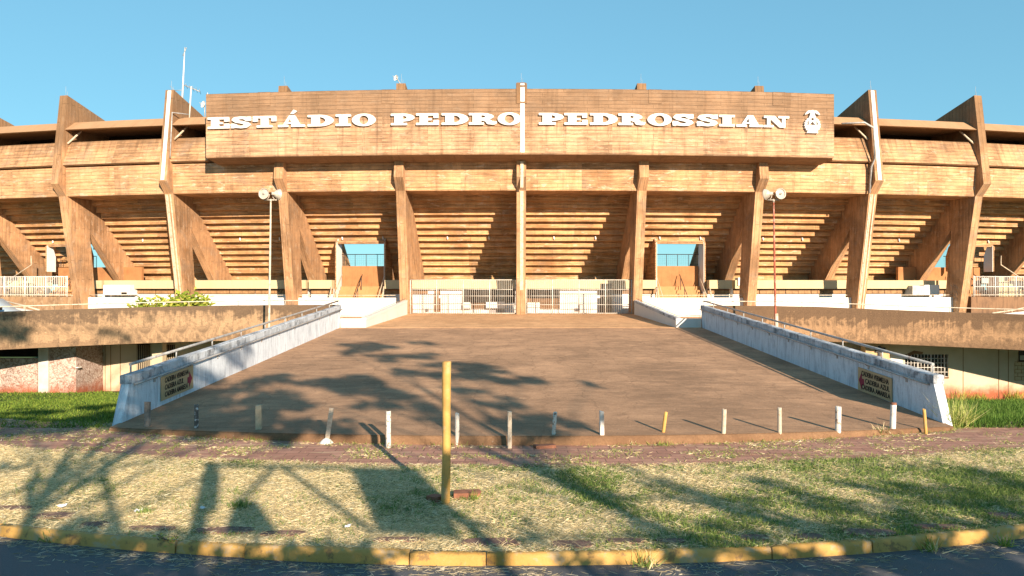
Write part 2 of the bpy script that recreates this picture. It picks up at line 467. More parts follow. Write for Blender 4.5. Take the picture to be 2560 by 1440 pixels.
def ramp_mat(name, base, dark):
    t = NT(name)
    p = t.uv(src='Object')
    a = t.noise(p, 0.35, 6, 0.65); b = t.noise(t.uv(0.7, 2.4, 1, 'Object'), 1.6, 7, 0.72, 0.3); f = t.noise(p, 30, 4, 0.7)
    c = t.mix(t.ramp(a, (0.34, 0.0), (0.68, 1.0)), dark, base)
    c = t.mix(t.math('MULTIPLY', t.ramp(b, (0.50, 0.0), (0.70, 1.0)), 0.5), c, sc3(base, 1.35))
    c = t.mix(t.math('MULTIPLY', t.ramp(b, (0.34, 1.0), (0.46, 0.0)), 0.55), c, sc3(dark, 0.65))
    mt = t.noise(t.uv(1.0, 1.5, 1, 'Object'), 0.9, 9, 0.78, 0.5)
    c = t.mix(t.math('MULTIPLY', t.ramp(mt, (0.48, 0.0), (0.60, 1.0)), 0.5), c, sc3(dark, 0.8))
    c = t.mix(t.math('MULTIPLY', t.ramp(mt, (0.34, 1.0), (0.42, 0.0)), 0.45), c, sc3(base, 1.35))
    g = t.noise(t.uv(1.6, 6.0, 1, 'Object'), 3.0, 9, 0.8)
    c = t.mix(t.math('MULTIPLY', t.ramp(g, (0.55, 0.0), (0.68, 1.0)), 0.55), c, sc3(base, 1.5))
    c = t.mix(t.math('MULTIPLY', t.ramp(g, (0.32, 1.0), (0.45, 0.0)), 0.5), c, sc3(dark, 0.55))
    c = t.mix(0.6, c, t.ramp(f, (0.3, 0.5), (0.7, 1.45)), 'MULTIPLY')
    v = t.n('ShaderNodeTexVoronoi'); v.inputs['Scale'].default_value = 3.1; t.put(p, v.inputs['Vector'])
    c = t.mix(t.ramp(v.outputs[0], (0.045, 0.8), (0.075, 0.0)), c, (0.55, 0.45, 0.34))
    w = t.n('ShaderNodeTexWave', wave_type='BANDS', bands_direction='X'); w.inputs['Scale'].default_value = 0.35; w.inputs['Distortion'].default_value = 9
    w.inputs['Detail'].default_value = 6; w.inputs['Detail Scale'].default_value = 1.6; t.put(p, w.inputs['Vector'])
    c = t.mix(t.math('MULTIPLY', t.ramp(w.outputs[1], (0.0, 1.0), (0.012, 0.0)), 0.35), c, sc3(dark, 0.5))
    br = t.n('ShaderNodeTexBrick'); br.inputs['Scale'].default_value = 1.0; br.inputs['Brick Width'].default_value = 90; br.offset = 0.37
    br.inputs['Row Height'].default_value = 5.3; br.inputs['Mortar Size'].default_value = 0.02
    sh = t.n('ShaderNodeMapping'); sh.inputs['Location'].default_value = (28, 0.7, 0); t.put(p, sh.inputs[0]); t.put(sh.outputs[0], br.inputs['Vector'])
    c = t.mix(t.math('MULTIPLY', br.outputs[1], t.ramp(b, (0.4, 0.2), (0.6, 0.8))), c, sc3(dark, 0.45))
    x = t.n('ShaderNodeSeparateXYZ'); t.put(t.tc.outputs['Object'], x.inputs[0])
    depth_tone = t.math('ADD', t.math('MULTIPLY', x.outputs[1], 0.03), t.math('MULTIPLY', a, 0.5))
    c = t.mix(t.ramp(depth_tone, (0.62, 0.62), (1.12, 0.0)), c, sc3(dark, 0.80))  # darker toward the near foot of the ramp, broken up by noise
    t.col(c); t.bump(t.math('ADD', f, b), 0.012, 0.7)
    return t.m


def asphalt_mat():
    t = NT('worn asphalt')
    p = t.uv(src='Object')
    f = t.noise(p, 70, 4, 0.8); a = t.noise(p, 0.9, 6, 0.65)
    c = t.mix(t.ramp(f, (0.35, 0.0), (0.68, 1.0)), (0.085, 0.09, 0.10), (0.16, 0.165, 0.18))
    c = t.mix(t.math('MULTIPLY', t.ramp(a, (0.5, 0.0), (0.7, 1.0)), 0.5), c, (0.15, 0.12, 0.09))
    t.col(c); t.bump(f, 0.01, 0.9); t.b.inputs['Roughness'].default_value = 0.8
    return t.m


def kerb_mat():
    t = NT('yellow kerb paint')
    p = t.uv(src='Object')
    n = t.noise(p, 4, 8, 0.72); m = t.noise(p, 1.0, 5); f = t.noise(p, 40, 3)
    c = t.mix(t.ramp(m, (0.35, 0.0), (0.65, 1.0)), (0.44, 0.255, 0.065), (0.58, 0.355, 0.115))
    c = t.mix(t.math('MULTIPLY', t.ramp(n, (0.54, 0.0), (0.60, 1.0)), 0.75), c, (0.44, 0.34, 0.22))
    c = t.mix(t.math('MULTIPLY', t.ramp(n, (0.38, 1.0), (0.44, 0.0)), 0.7), c, (0.17, 0.11, 0.06))
    t.col(c); t.bump(t.math('ADD', n, t.math('MULTIPLY', f, 0.3)), 0.02, 0.7); t.b.inputs['Roughness'].default_value = 0.65
    return t.m


def stucco_mat():
    """rough thrown plaster with red soil splashed on its foot"""
    t = NT('rough pink stucco')
    v = t.n('ShaderNodeTexNoise'); v.inputs['Scale'].default_value = 7; v.inputs['Detail'].default_value = 5; v.inputs['Distortion'].default_value = 1.6
    t.put(t.uv(), v.inputs['Vector'])
    c = t.mix(t.ramp(v.outputs[0], (0.38, 0.0), (0.6, 1.0)), (0.30, 0.20, 0.16), (0.62, 0.52, 0.47))
    soil(t, c, -2.4, 1.0, 0.9)
    t.bump(v.outputs[0], 0.05, 1.0)
    return t.m


def soil(t, c, z0, span, amt):
    """red soil splashed up a wall from its foot"""
    x = t.n('ShaderNodeSeparateXYZ'); t.put(t.tc.outputs['UV'], x.inputs[0])
    n = t.noise(t.uv(), 1.1, 6, 0.65)
    h = t.math('DIVIDE', t.math('SUBTRACT', x.outputs[1], z0), span)
    h = t.math('SUBTRACT', h, t.math('MULTIPLY', t.math('SUBTRACT', n, 0.5), 1.6))
    c = t.mix(t.math('MULTIPLY', t.ramp(h, (0.25, 1.0), (0.95, 0.0)), amt), c, (0.36, 0.10, 0.045))
    t.col(c)
    return c


def beige_soil_mat():
    t = NT('beige wall with red soil foot')
    n = t.noise(t.uv(), 0.6, 6, 0.6)
    c = t.mix(t.ramp(n, (0.4, 0.0), (0.7, 1.0)), (0.62, 0.54, 0.40), (0.50, 0.42, 0.29))
    soil(t, c, -2.6, 0.75, 0.95)
    t.bump(n, 0.01)
    return t.m


M['ground'] = ground_mat(); M['pavers'] = paver_mat(); M['asphalt'] = asphalt_mat(); M['kerb'] = kerb_mat()
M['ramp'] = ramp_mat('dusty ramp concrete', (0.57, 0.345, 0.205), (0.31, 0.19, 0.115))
M['plaza'] = ramp_mat('dusty orange concrete', (0.80, 0.47, 0.25), (0.52, 0.30, 0.155))
M['kerbside'] = ramp_mat('raw ramp edge', (0.36, 0.22, 0.12), (0.20, 0.11, 0.06))
M['stucco'] = stucco_mat(); M['beige_soil'] = beige_soil_mat()

# ---------------------------------------------------------------- layout
X0, YC = 0.62, 213.2            # centre of the oval's arc
DT = 8.1 / 166.0               # one bay
RC = 0.45                      # ramp axis
RL, RR = RC - 9.1, RC + 9.1    # inner faces of the ramp's side walls
_arc = [0, 8.1, 16.24, 24.5, 32.9, 41.4, 50.0]
def TH(i): return math.copysign(_arc[abs(i)], i) / 166.0


HW = 0.31                      # half width of a buttress


def S(th, r, z): return Vector((X0 + r * math.sin(th), YC - r * math.cos(th), z))


def pxth(px, r):
    a, b = -0.5, 0.5
    for _ in range(50):
        m = 0.5 * (a + b); p = S(m, r, 0)
        if 1280 + F * p.x / p.y < px: a = m
        else: b = m
    return 0.5 * (a + b)


def soft(x, k, lim):
    """k*x*x near the middle, straight beyond lim"""
    x = abs(x)
    return k * x * x if x < lim else k * lim * lim + 2 * k * lim * (x - lim)


def kerbY(x): return 8.47 + soft(x - 0.1, 0.0218, 7.5)
def walkA(x): return 12.45 + soft(x - 0.2, 0.0148, 12)
def footY(x): return 14.15 + soft(x - 0.3, 0.0175, 9.5)
def walkB(x): return footY(x) - (0.02 if abs(x - RC) < 9.3 else -0.35 * min(1, (abs(x - RC) - 9.3)))


def gz(x, y):
    if abs(x) < 60 and y < 16.6: return 0.0
    k = 0.122 + 0.012 * max(-1, min(1, x / 12.0))
    z = -k * (min(y, 38.0) - 16.6) if y > 16.6 else 0
    return z


def rampz(y, x=0.0):
    z0 = 0.19 - 0.10 * min(1.0, ((x - RC) / 9.0) ** 2)
    return z0 + (1.1 - z0) * (y - footY(x)) / (36 - footY(x))


def surf(px, py):
    """where the line of sight through a pixel meets the ground or the ramp"""
    for k in range(800, 4000):
        D = k * 0.01
        p = at(px, py, D)
        on = RL < p.x < RR and D > footY(p.x)
        z = (rampz(D, p.x) if D < 36 else 1.1) if on else gz(p.x, D) if D > kerbY(p.x) else -0.13
        if p.z <= z: return p
    return at(px, py, 36)


# ---------------------------------------------------------------- ground, road, kerb, pavement
def frange(a, b, st): return [a + (b - a) * i / int(round((b - a) / st)) for i in range(int(round((b - a) / st)) + 1)]


m = MB()
xs = frange(-90, 90, 1.0)
m.grid([[(x, kerbY(x) + 0.02, 0.0) for x in xs]] + [[(x, max(y, kerbY(x) + 0.1 + 0.01 * (y - 9)) if y < 12 else y, gz(x, y)) for x in xs] for y in
       [9, 10, 11, 12, 60, 62, 63] + []] if False else
       [[(x, kerbY(x) + 0.02 + t * (40 - kerbY(x)), gz(x, kerbY(x) + 0.02 + t * (40 - kerbY(x)))) for x in xs] for t in frange(0, 1, 1 / 48)], 0, True)
m.grid([[(x, y, -2.7 if y > 40 else gz(x, 40)) for x in (-900, -90, -45, 0, 45, 90, 900)] for y in (40, 41, 300, 1800)])
m.grid([[(x, y, gz(0, 40) if y > 39 else 0) for x in (-900, -90)] for y in (22, 39.9, 40)])
m.grid([[(x, y, gz(0, 40) if y > 39 else 0) for x in (90, 900)] for y in (22, 39.9, 40)])
ground = tag(m.build('ground', M['ground']), kind='structure')

m = MB()
xs = frange(-90, 90, 1.0)
m.grid([[(x, y if y < 0 else kerbY(x) + 0.05, -0.13) for x in xs] for y in (-40, -8, 1)])
road = tag(m.build('road', M['asphalt']), kind='structure')
m = MB()
m.grid([[(x, y, -0.2) for x in (-900, 900)] for y in (-900, -39)])
m.grid([[(x, y, -0.2) for x in (-900, -89)] for y in (-39, 25)])
m.grid([[(x, y, -0.2) for x in (89, 900)] for y in (-39, 25)])
tag(m.build('terrain', M['ground']), kind='structure')

# kerb of cast lengths, each a little out of line, joints open between them
m = MB()
x = -40.0
r_ = random.Random(3)
while x < 40:
    L = r_.choice((0.9, 1.3, 2.0, 2.6, 3.4)) if abs(x) < 12 else 3
    xe = x + L
    dy, dz = r_.uniform(-0.015, 0.015), r_.uniform(-0.012, 0.012)
    prof = [(-0.01, -0.2), (0.0, -0.03), (0.012, 0.0), (0.035, 0.014), (0.10, 0.016), (0.118, 0.005), (0.12, -0.06)]
    rows = []
    ns = 9
    for k in range(ns + 1):
        t = k / ns; xx = x + 0.006 + (L - 0.012) * t
        sag = 0.012 if k in (0, ns) else 0
        rows.append([(xx, kerbY(xx) - 0.10 + a + dy + sag * (1 if b > -0.1 else 0) + r_.uniform(-.004, .004), b + dz - sag * (1 if b > 0 else 0) + r_.uniform(-.004, .004)) for a, b in prof])
    m.grid(rows, 0, True)
    m.face(list(reversed(rows[0]))); m.face(rows[-1])
    x = xe
kerb = tag(m.build('kerb', M['kerb']), kind='structure')

# pavement of red tiles along the foot of the ramp
m = MB()
xs = frange(-40, 40, 0.5)
m.grid([[(x, walkA(x) + (walkB(x) - walkA(x)) * t, 0.012 + 0.01 * math.sin(x * 2.1 + t * 9) * (0 < t < 1)) for x in xs] for t in (0, 0.25, 0.5, 0.75, 1)], 0, True)
tag(m.build('pavement', M['pavers']), kind='structure')

# half buried tile course behind the kerb
m = MB()
x = -11.0
SLABS = []
while x < 12:
    w = r_.uniform(0.35, 0.8)
    d = r_.uniform(0.15, 0.27)
    y0 = kerbY(x) + 0.10 + r_.uniform(0, 0.22)
    n = 9
    ring = [(x + w / 2 + w / 2 * math.copysign(abs(math.cos(a)) ** 0.6, math.cos(a)) * r_.uniform(.85, 1.05), y0 + d / 2 + d / 2 * math.copysign(abs(math.sin(a)) ** 0.6, math.sin(a)) * r_.uniform(.85, 1.05)) for a in [2 * math.pi * k / n for k in range(n)]]
    m.hexa([(a, b, -0.03) for a, b in ring], [(a, b, 0.012 + r_.uniform(0, .010)) for a, b in ring])
    SLABS.append((x, x + w, y0, y0 + d))
    x += w + r_.uniform(0.06, 0.9)
tag(m.build('tile_course', plain('dark red tile', (0.20, 0.12, 0.095), 0.9, 0, 0.35, 5.0, (0.42, 0.33, 0.2), 0.5)), kind='structure')

# ---------------------------------------------------------------- ramp and plaza
m = MB()
xs = frange(RL - 0.05, RR + 0.05, 0.4)
rows = []
for t in frange(0, 1, 1 / 40):
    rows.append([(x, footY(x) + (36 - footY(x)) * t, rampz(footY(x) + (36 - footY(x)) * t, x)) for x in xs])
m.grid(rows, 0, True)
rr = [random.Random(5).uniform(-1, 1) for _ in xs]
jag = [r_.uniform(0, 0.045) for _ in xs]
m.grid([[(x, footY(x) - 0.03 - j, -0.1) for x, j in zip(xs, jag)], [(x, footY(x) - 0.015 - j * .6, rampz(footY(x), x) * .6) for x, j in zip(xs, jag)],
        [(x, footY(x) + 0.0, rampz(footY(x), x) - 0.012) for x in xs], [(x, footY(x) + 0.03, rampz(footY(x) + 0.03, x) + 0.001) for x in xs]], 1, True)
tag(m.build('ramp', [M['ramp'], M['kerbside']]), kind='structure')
m = MB()
m.grid([[(x, y, 1.1 + 0.2 * (y - 36) / 13.4 if y < 50 else 1.3) for x in frange(RL, RR, 1.0)] for y in [36] + frange(38, 50, 2) + [56]], 0, True)
m.box(RL, RR, 36.0, 36.25, 0.9, 1.112)
tag(m.build('plaza', M['plaza']), kind='structure')


def pipe_rail(mb, pts, h, r=0.03, post_r=0.018, every=2.0, start=0.1, n=6):
    """pipe carried a little above a line on short posts"""
    P = [Vector(p) for p in pts]
    mb.tube([p + Vector((0, 0, h)) for p in P], r, n)
    tot = 0; nxt = start
    for a, b in zip(P[:-1], P[1:]):
        L = (b - a).length
        while nxt <= tot + L + 1e-6:
            q = a + (b - a) * ((nxt - tot) / L)
            mb.tube([q + Vector((0, 0, -0.03)), q + Vector((0, 0, h))], post_r, 5)
            nxt += every
        tot += L
    e = P[-1]
    mb.tube([e + Vector((0, 0, -0.03)), e + Vector((0, 0, h))], post_r, 5)


def ramp_side_wall(side):
    """leaning-ended white wall along the ramp, coping, pipe above it and pipe along its inner face"""
    xi = RL if side < 0 else RR
    s = -1 if side < 0 else 1
    lab = ('weathered white ramp wall on the left, sunlit inner face and pipe rail' if side < 0 else
           'weathered white ramp wall on the right, inner face in blue shade')
    w = thing('ramp_wall', (xi, 16, 0), lab, 'wall', 'walls along the sides of the ramp')
    xo = xi + s * 0.2
    N = 24
    def zt(y): return 1.13 + (2.235 - 1.13) * (y - 16.3) / (36.3 - 16.3)
    m = MB()
    prof = [(15.85, -0.15), (16.3, zt(16.3) - 0.19)] + [(y, zt(y) - 0.19) for y in frange(18, 36, 2)] + [(36.35, zt(36.35) - 0.19), (36.1, 0.9), (36.1, -3.2), (17.2, -1.0)]
    m.prism([(xi, y, z) for y, z in prof], [(xo, y, z) for y, z in prof])
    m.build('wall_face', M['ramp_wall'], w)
    m = MB()
    xi2, xo2 = xi - s * 0.022, xo + s * 0.02
    ys = [16.3] + frange(18, 36, 2) + [36.4]
    e = r_.uniform
    rows = []
    for y in frange(16.28, 36.4, 0.4):
        j = e(-.008, .008)
        rows.append([(xi2 + e(-.006, .006), y, zt(y) - 0.20), (xi2 + e(-.006, .006), y, zt(y) - 0.02 + j), (xi2 + s * .03, y, zt(y) + j), (xo2 - s * .03, y, zt(y) + j), (xo2, y, zt(y) - 0.02 + j), (xo2, y, zt(y) - 0.20)])
    m.grid(rows, 0, False, True)
    m.face(list(reversed(rows[0]))); m.face(rows[-1])
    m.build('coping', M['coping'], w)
    m = MB()
    xc = (xi + xo) / 2
    pipe_rail(m, [(xc, y, zt(y)) for y in (16.5, 20, 26, 32, 36.2)], 0.21, 0.036, 0.022, 2.25, 0.02, 8)
    m.build('handrail', M['rail_metal'], w)
    m = MB()
    xr = xi - s * 0.085
    m.tube([(xr + s * .07, 16.45, zt(16.45) - 0.24), (xr, 16.6, zt(16.6) - 0.225)] + [(xr, y, zt(y) - 0.22) for y in (20, 26, 32, 36.3)], 0.026, 8)
    for y in frange(17.4, 36, 1.9):
        m.box(min(xr, xi), max(xr, xi), y - 0.02, y + 0.02, zt(y) - 0.27, zt(y) - 0.24)
        m.box(min(xi, xi - s * .025), max(xi, xi - s * .025), y - 0.035, y + 0.035, zt(y) - 0.36, zt(y) - 0.22)
    m.build('wall_pipe', M['rail_metal'], w)
    return w


ramp_side_wall(-1)
ramp_side_wall(1)


def text_mesh(body, size, mat, name, parent, M4, bold=0.0, shear=0.0, ext=0.004):
    cu = bpy.data.curves.new('text', 'FONT')
    cu.body = body; cu.size = size; cu.offset = bold; cu.shear = shear; cu.extrude = ext
    cu.resolution_u = 4
    ob = bpy.data.objects.new('text', cu); COL.objects.link(ob)
    dg = bpy.context.evaluated_depsgraph_get()
    me = bpy.data.meshes.new_from_object(ob.evaluated_get(dg))
    bpy.data.objects.remove(ob); bpy.data.curves.remove(cu)
    me.name = name
    org = ORG[parent.name]
    vs = [M4(v.co) - org for v in me.vertices]
    for v, c in zip(me.vertices, vs): v.co = c
    me.materials.clear(); me.materials.append(mat)
    o = bpy.data.objects.new(name, me); COL.objects.link(o); o.parent = parent
    ORG[o.name] = org.copy()
    return o


def text_width(body, size, bold=0.0):
    cu = bpy.data.curves.new('text', 'FONT'); cu.body = body; cu.size = size; cu.offset = bold
    ob = bpy.data.objects.new('text', cu); COL.objects.link(ob)
    dg = bpy.context.evaluated_depsgraph_get(); dg.update()
    me = bpy.data.meshes.new_from_object(ob.evaluated_get(dg))
    xs_ = [v.co.x for v in me.vertices]; ys_ = [v.co.y for v in me.vertices]
    r = (min(xs_), max(xs_), min(ys_), max(ys_))
    bpy.data.meshes.remove(me); bpy.data.objects.remove(ob); bpy.data.curves.remove(cu)
    return r


def direction_sign(side):
    """board on the inner face of a ramp wall, u runs as the reader sees it, v up"""
    if side < 0:
        c00, c10, c11, c01 = Vector((RL + .012, 17.7, 0.317)), Vector((RL + .012, 19.46, 0.40)), Vector((RL + .012, 19.46, 1.02)), Vector((RL + .012, 17.7, 0.917))
        nrm = Vector((1, 0, 0))
        lab = 'tan direction sign with three lines of black lettering, arrow at its right end'
    else:
        c00, c10, c11, c01 = Vector((RR - .012, 19.8, 0.30)), Vector((RR - .012, 18.05, 0.235)), Vector((RR - .012, 18.05, 0.835)), Vector((RR - .012, 19.8, 0.93))
        nrm = Vector((-1, 0, 0))
        lab = 'tan direction sign with three lines of black lettering, arrow at its left end'
    t = thing('direction_sign', tuple(c00), lab, 'sign', 'direction signs on the ramp walls')
    def at_uv(u, v, d=0.0):
        return (c00 * (1 - u) + c10 * u) * (1 - v) + (c01 * (1 - u) + c11 * u) * v + nrm * d
    m = MB()
    m.hexa([at_uv(0, 0), at_uv(1, 0), at_uv(1, 1), at_uv(0, 1)], [at_uv(0, 0, .025), at_uv(1, 0, .025), at_uv(1, 1, .025), at_uv(0, 1, .025)])
    m.build('board', M['sign_board'], t)
    lines = ['CADEIRA VERMELHA', 'CADEIRA AZUL', 'CADEIRA AMARELA']
    if side < 0: spans = [(0.09, 0.83), (0.09, 0.66), (0.09, 0.80)]
    else: spans = [(0.12, 0.93), (0.24, 0.95), (0.13, 0.97)]
    for k, (ln, (u0, u1)) in enumerate(zip(lines, spans)):
        bx0, bx1, by0, by1 = text_width(ln, 1.0, 0.018)
        v0 = 0.69 - 0.29 * k
        vh = 0.215
        def M4(c, u0=u0, u1=u1, v0=v0, vh=vh, bx0=bx0, bx1=bx1, by0=by0, by1=by1):
            u = u0 + (u1 - u0) * (c.x - bx0) / (bx1 - bx0)
            v = v0 + vh * (c.y - by0) / (by1 - by0)
            return at_uv(u + (0.012 * (c.y - by0) / (by1 - by0)) * (1 if side < 0 else 0), v, 0.029 + c.z)
        text_mesh(ln, 1.0, M['black_paint'], 'lettering', t, M4, 0.018, 0.0, 0.003)
    m = MB()
    if side < 0: sh = [(0.80, 0.30), (0.80, 0.56), (0.855, 0.56), (0.855, 0.80), (0.955, 0.46), (0.855, 0.10), (0.855, 0.30)]
    else: sh = [(0.20, 0.30), (0.20, 0.56), (0.13, 0.56), (0.13, 0.84), (0.035, 0.46), (0.13, 0.06), (0.13, 0.30)]
    m.prism([at_uv(u, v, 0.0265) for u, v in sh], [at_uv(u, v, 0.032) for u, v in sh])
    m.build('arrow', M['crimson'], t)


direction_sign(-1)
direction_sign(1)


def side_wall(side):
    """low white wall along the upper plaza with a thin rail"""
    s = -1 if side < 0 else 1
    xa, xb = ((-7.36, -7.15) if side < 0 else (8.27, 8.36))
    w = thing('plaza_wall', (xa, 36.3, 1.1), 'low white wall with thin rail rising to the left gate' if side < 0 else 'low white wall with thin rail rising to the right gate', 'wall', 'walls along the upper plaza')
    m = MB()
    pa = [(36.3, 0.9), (36.3, 1.56), (49.2, 2.22), (49.2, 1.0)]
    m.prism([(xa + (xb - xa) * (y - 36.3) / 12.9, y, z) for y, z in pa], [(xa + s * .2 + (xb - xa) * (y - 36.3) / 12.9, y, z) for y, z in pa])
    xe = RL if side < 0 else RR
    m.box(min(xa + s * .2, xe), max(xa + s * .2, xe), 36.3, 36.5, 0.9, 1.56)
    m.build('wall_face', M['white_wall'], w)
    m = MB()
    pb = [(36.25, 1.45), (36.25, 1.6), (49.2, 2.27), (49.2, 2.12)]
    m.prism([(xa - s * .02 + (xb - xa) * (y - 36.3) / 12.9, y, z) for y, z in pb], [(xa + s * .22 + (xb - xa) * (y - 36.3) / 12.9, y, z) for y, z in pb])
    m.build('coping', M['coping'] if side > 0 else M['white_wall'], w)
    m = MB()
    pipe_rail(m, [(xe, 36.4, 1.57), (xa + s * .1, 36.4, 1.57), (xb + s * .1, 49.0, 2.25)], 0.13, 0.02, 0.012, 1.8, 0.05)
    m.build('handrail', M['cream_metal'], w)


side_wall(-1)
side_wall(1)

# ---------------------------------------------------------------- stadium
stadium = thing('stadium', (X0, 47.2, 1.2), 'huge oval concrete stadium with raking buttresses, stepped stands and banner wall', 'stadium')


def arc_prism(mb, prof, t0, t1, n=2, mi=0):
    """outline of (r, z) swept along the arc, capped at both ends"""
    ts = [t0 + (t1 - t0) * k / n for k in range(n + 1)]
    rings = [[S(t, r, z) for r, z in prof] for t in ts]
    mb.grid(rings, mi, False, True)
    for ring in (rings[0], rings[-1]):
        for tri in tessellate_polygon([ring]):
            mb.face([ring[k] for k in tri], mi)


def radial_prism(mb, prof, th, hw, off=0.0, mi=0):
    tx = Vector((math.cos(th), math.sin(th), 0))
    mb.prism([S(th, r, z) + tx * (off - hw) for r, z in prof], [S(th, r, z) + tx * (off + hw) for r, z in prof], mi)


LEG = [(163.8, 1.0), (165.3, 9.6), (166.0, 10.4), (165.2, 16.8), (162.2, 15.96), (160.6, 15.5), (160.6, 10.2), (162.6, 9.6), (163.15, 7.4), (162.45, 1.0)]
STRUT = [(163.15, 7.4), (160.0, 3.69), (157.6, 3.69), (158.0, 4.9), (162.6, 9.75), (162.6, 9.6)]
pale_buttress = plaster('pale weathered buttress', sc3(CB, 1.25), sc3(CB, 0.6), 0.5, 0.7, 0.6)
for i in range(-5, 6):
    th = TH(i)
    m = MB(); radial_prism(m, LEG, th, HW)
    b = m.build('buttress', M['concrete_fin'], stadium)
    m = MB(); radial_prism(m, STRUT, th, HW - 0.012)
    m.build('strut', M['concrete_fin'], b)
    # lightning rods on the fin top
    m = MB()
    p = S(th, 165.0, 16.7)
    m.tube([p, p + Vector((0, 0, 0.8))], 0.008, 5)
    m.tube([p + Vector((0.09, 0.05, 0)), p + Vector((0.09, 0.05, 0.45))], 0.007, 5)
    m.build('lightning_rod', M['rail_metal'], b)
    if abs(i) == 3:
        m = MB()
        radial_prism(m, [(166.0, 10.45), (166.035, 10.45), (165.235, 16.75), (165.2, 16.75)], th, 0.13)
        m.build('white_strip', M['white_paint'], b)
        m = MB()
        for o in (-0.2, -0.09, 0.12):
            radial_prism(m, [(163.8, 1.05), (163.84, 1.05), (165.34, 9.55), (165.3, 9.55)], th, 0.04, o)
        m.build('old_pipe_streak', M['cream_metal'], b)
    if i == 0:
        m = MB()
        radial_prism(m, [(163.8, 1.3), (163.84, 1.3), (165.34, 9.55), (165.3, 9.55)], th, 0.11, 0.03)
        radial_prism(m, [(165.9, 9.7), (166.04, 10.4), (166.02, 11.4), (165.9, 11.4)], th, 0.10, 0.03)
        m.build('white_strip', M['cream_metal'], b)

# graffiti on the buttress at the right
th = TH(4)
tx = Vector((math.cos(th), math.sin(th), 0))
m = MB()
for q in range(9):
    pts = []
    c = (163.2 + (q % 3) * 0.22, 2.35 + (q // 3) * 0.42)
    for k in range(9):
        a = k * 0.8 + q
        rr_, zz_ = c[0] + 0.13 * math.cos(a) * (1 - 0.06 * k), c[1] + 0.2 * math.sin(a * 0.8 + 0.4) * (1 - 0.05 * k)
        pts.append(S(th, rr_, zz_) - tx * (HW + 0.008))
    m.tube(pts, 0.014, 4)
bt = [o for o in stadium.children if o.name.startswith('buttress')][9]
m.build('graffiti', M['chalk'], bt)

HB = (HW - 0.03) / 165.0
TR, TT, Z0, R0 = 0.435, 0.44, 4.83, 158.1


def step_z(k): return 4.27 if k == 0 else Z0 + (k - 1) * TR


def tier_profile(k0, k1):
    pts = []
    if k0 == 0: pts += [(R0 - 0.55, 3.4), (R0 - 0.55, 4.27)]
    for k in range(k0, k1 + 1):
        r = R0 + k * TT
        pts += [(r, step_z(k)), (r, Z0 + k * TR)]
    rt = R0 + k1 * TT
    pts += [(rt - 0.02, Z0 + k1 * TR + 0.8)]
    rb = R0 - 1.0 if k0 == 0 else R0 + k0 * TT - 0.3
    pts += [(rb, 4.6 if k0 == 0 else step_z(k0) + 0.7), (rb, 3.4 if k0 == 0 else step_z(k0))]
    return pts


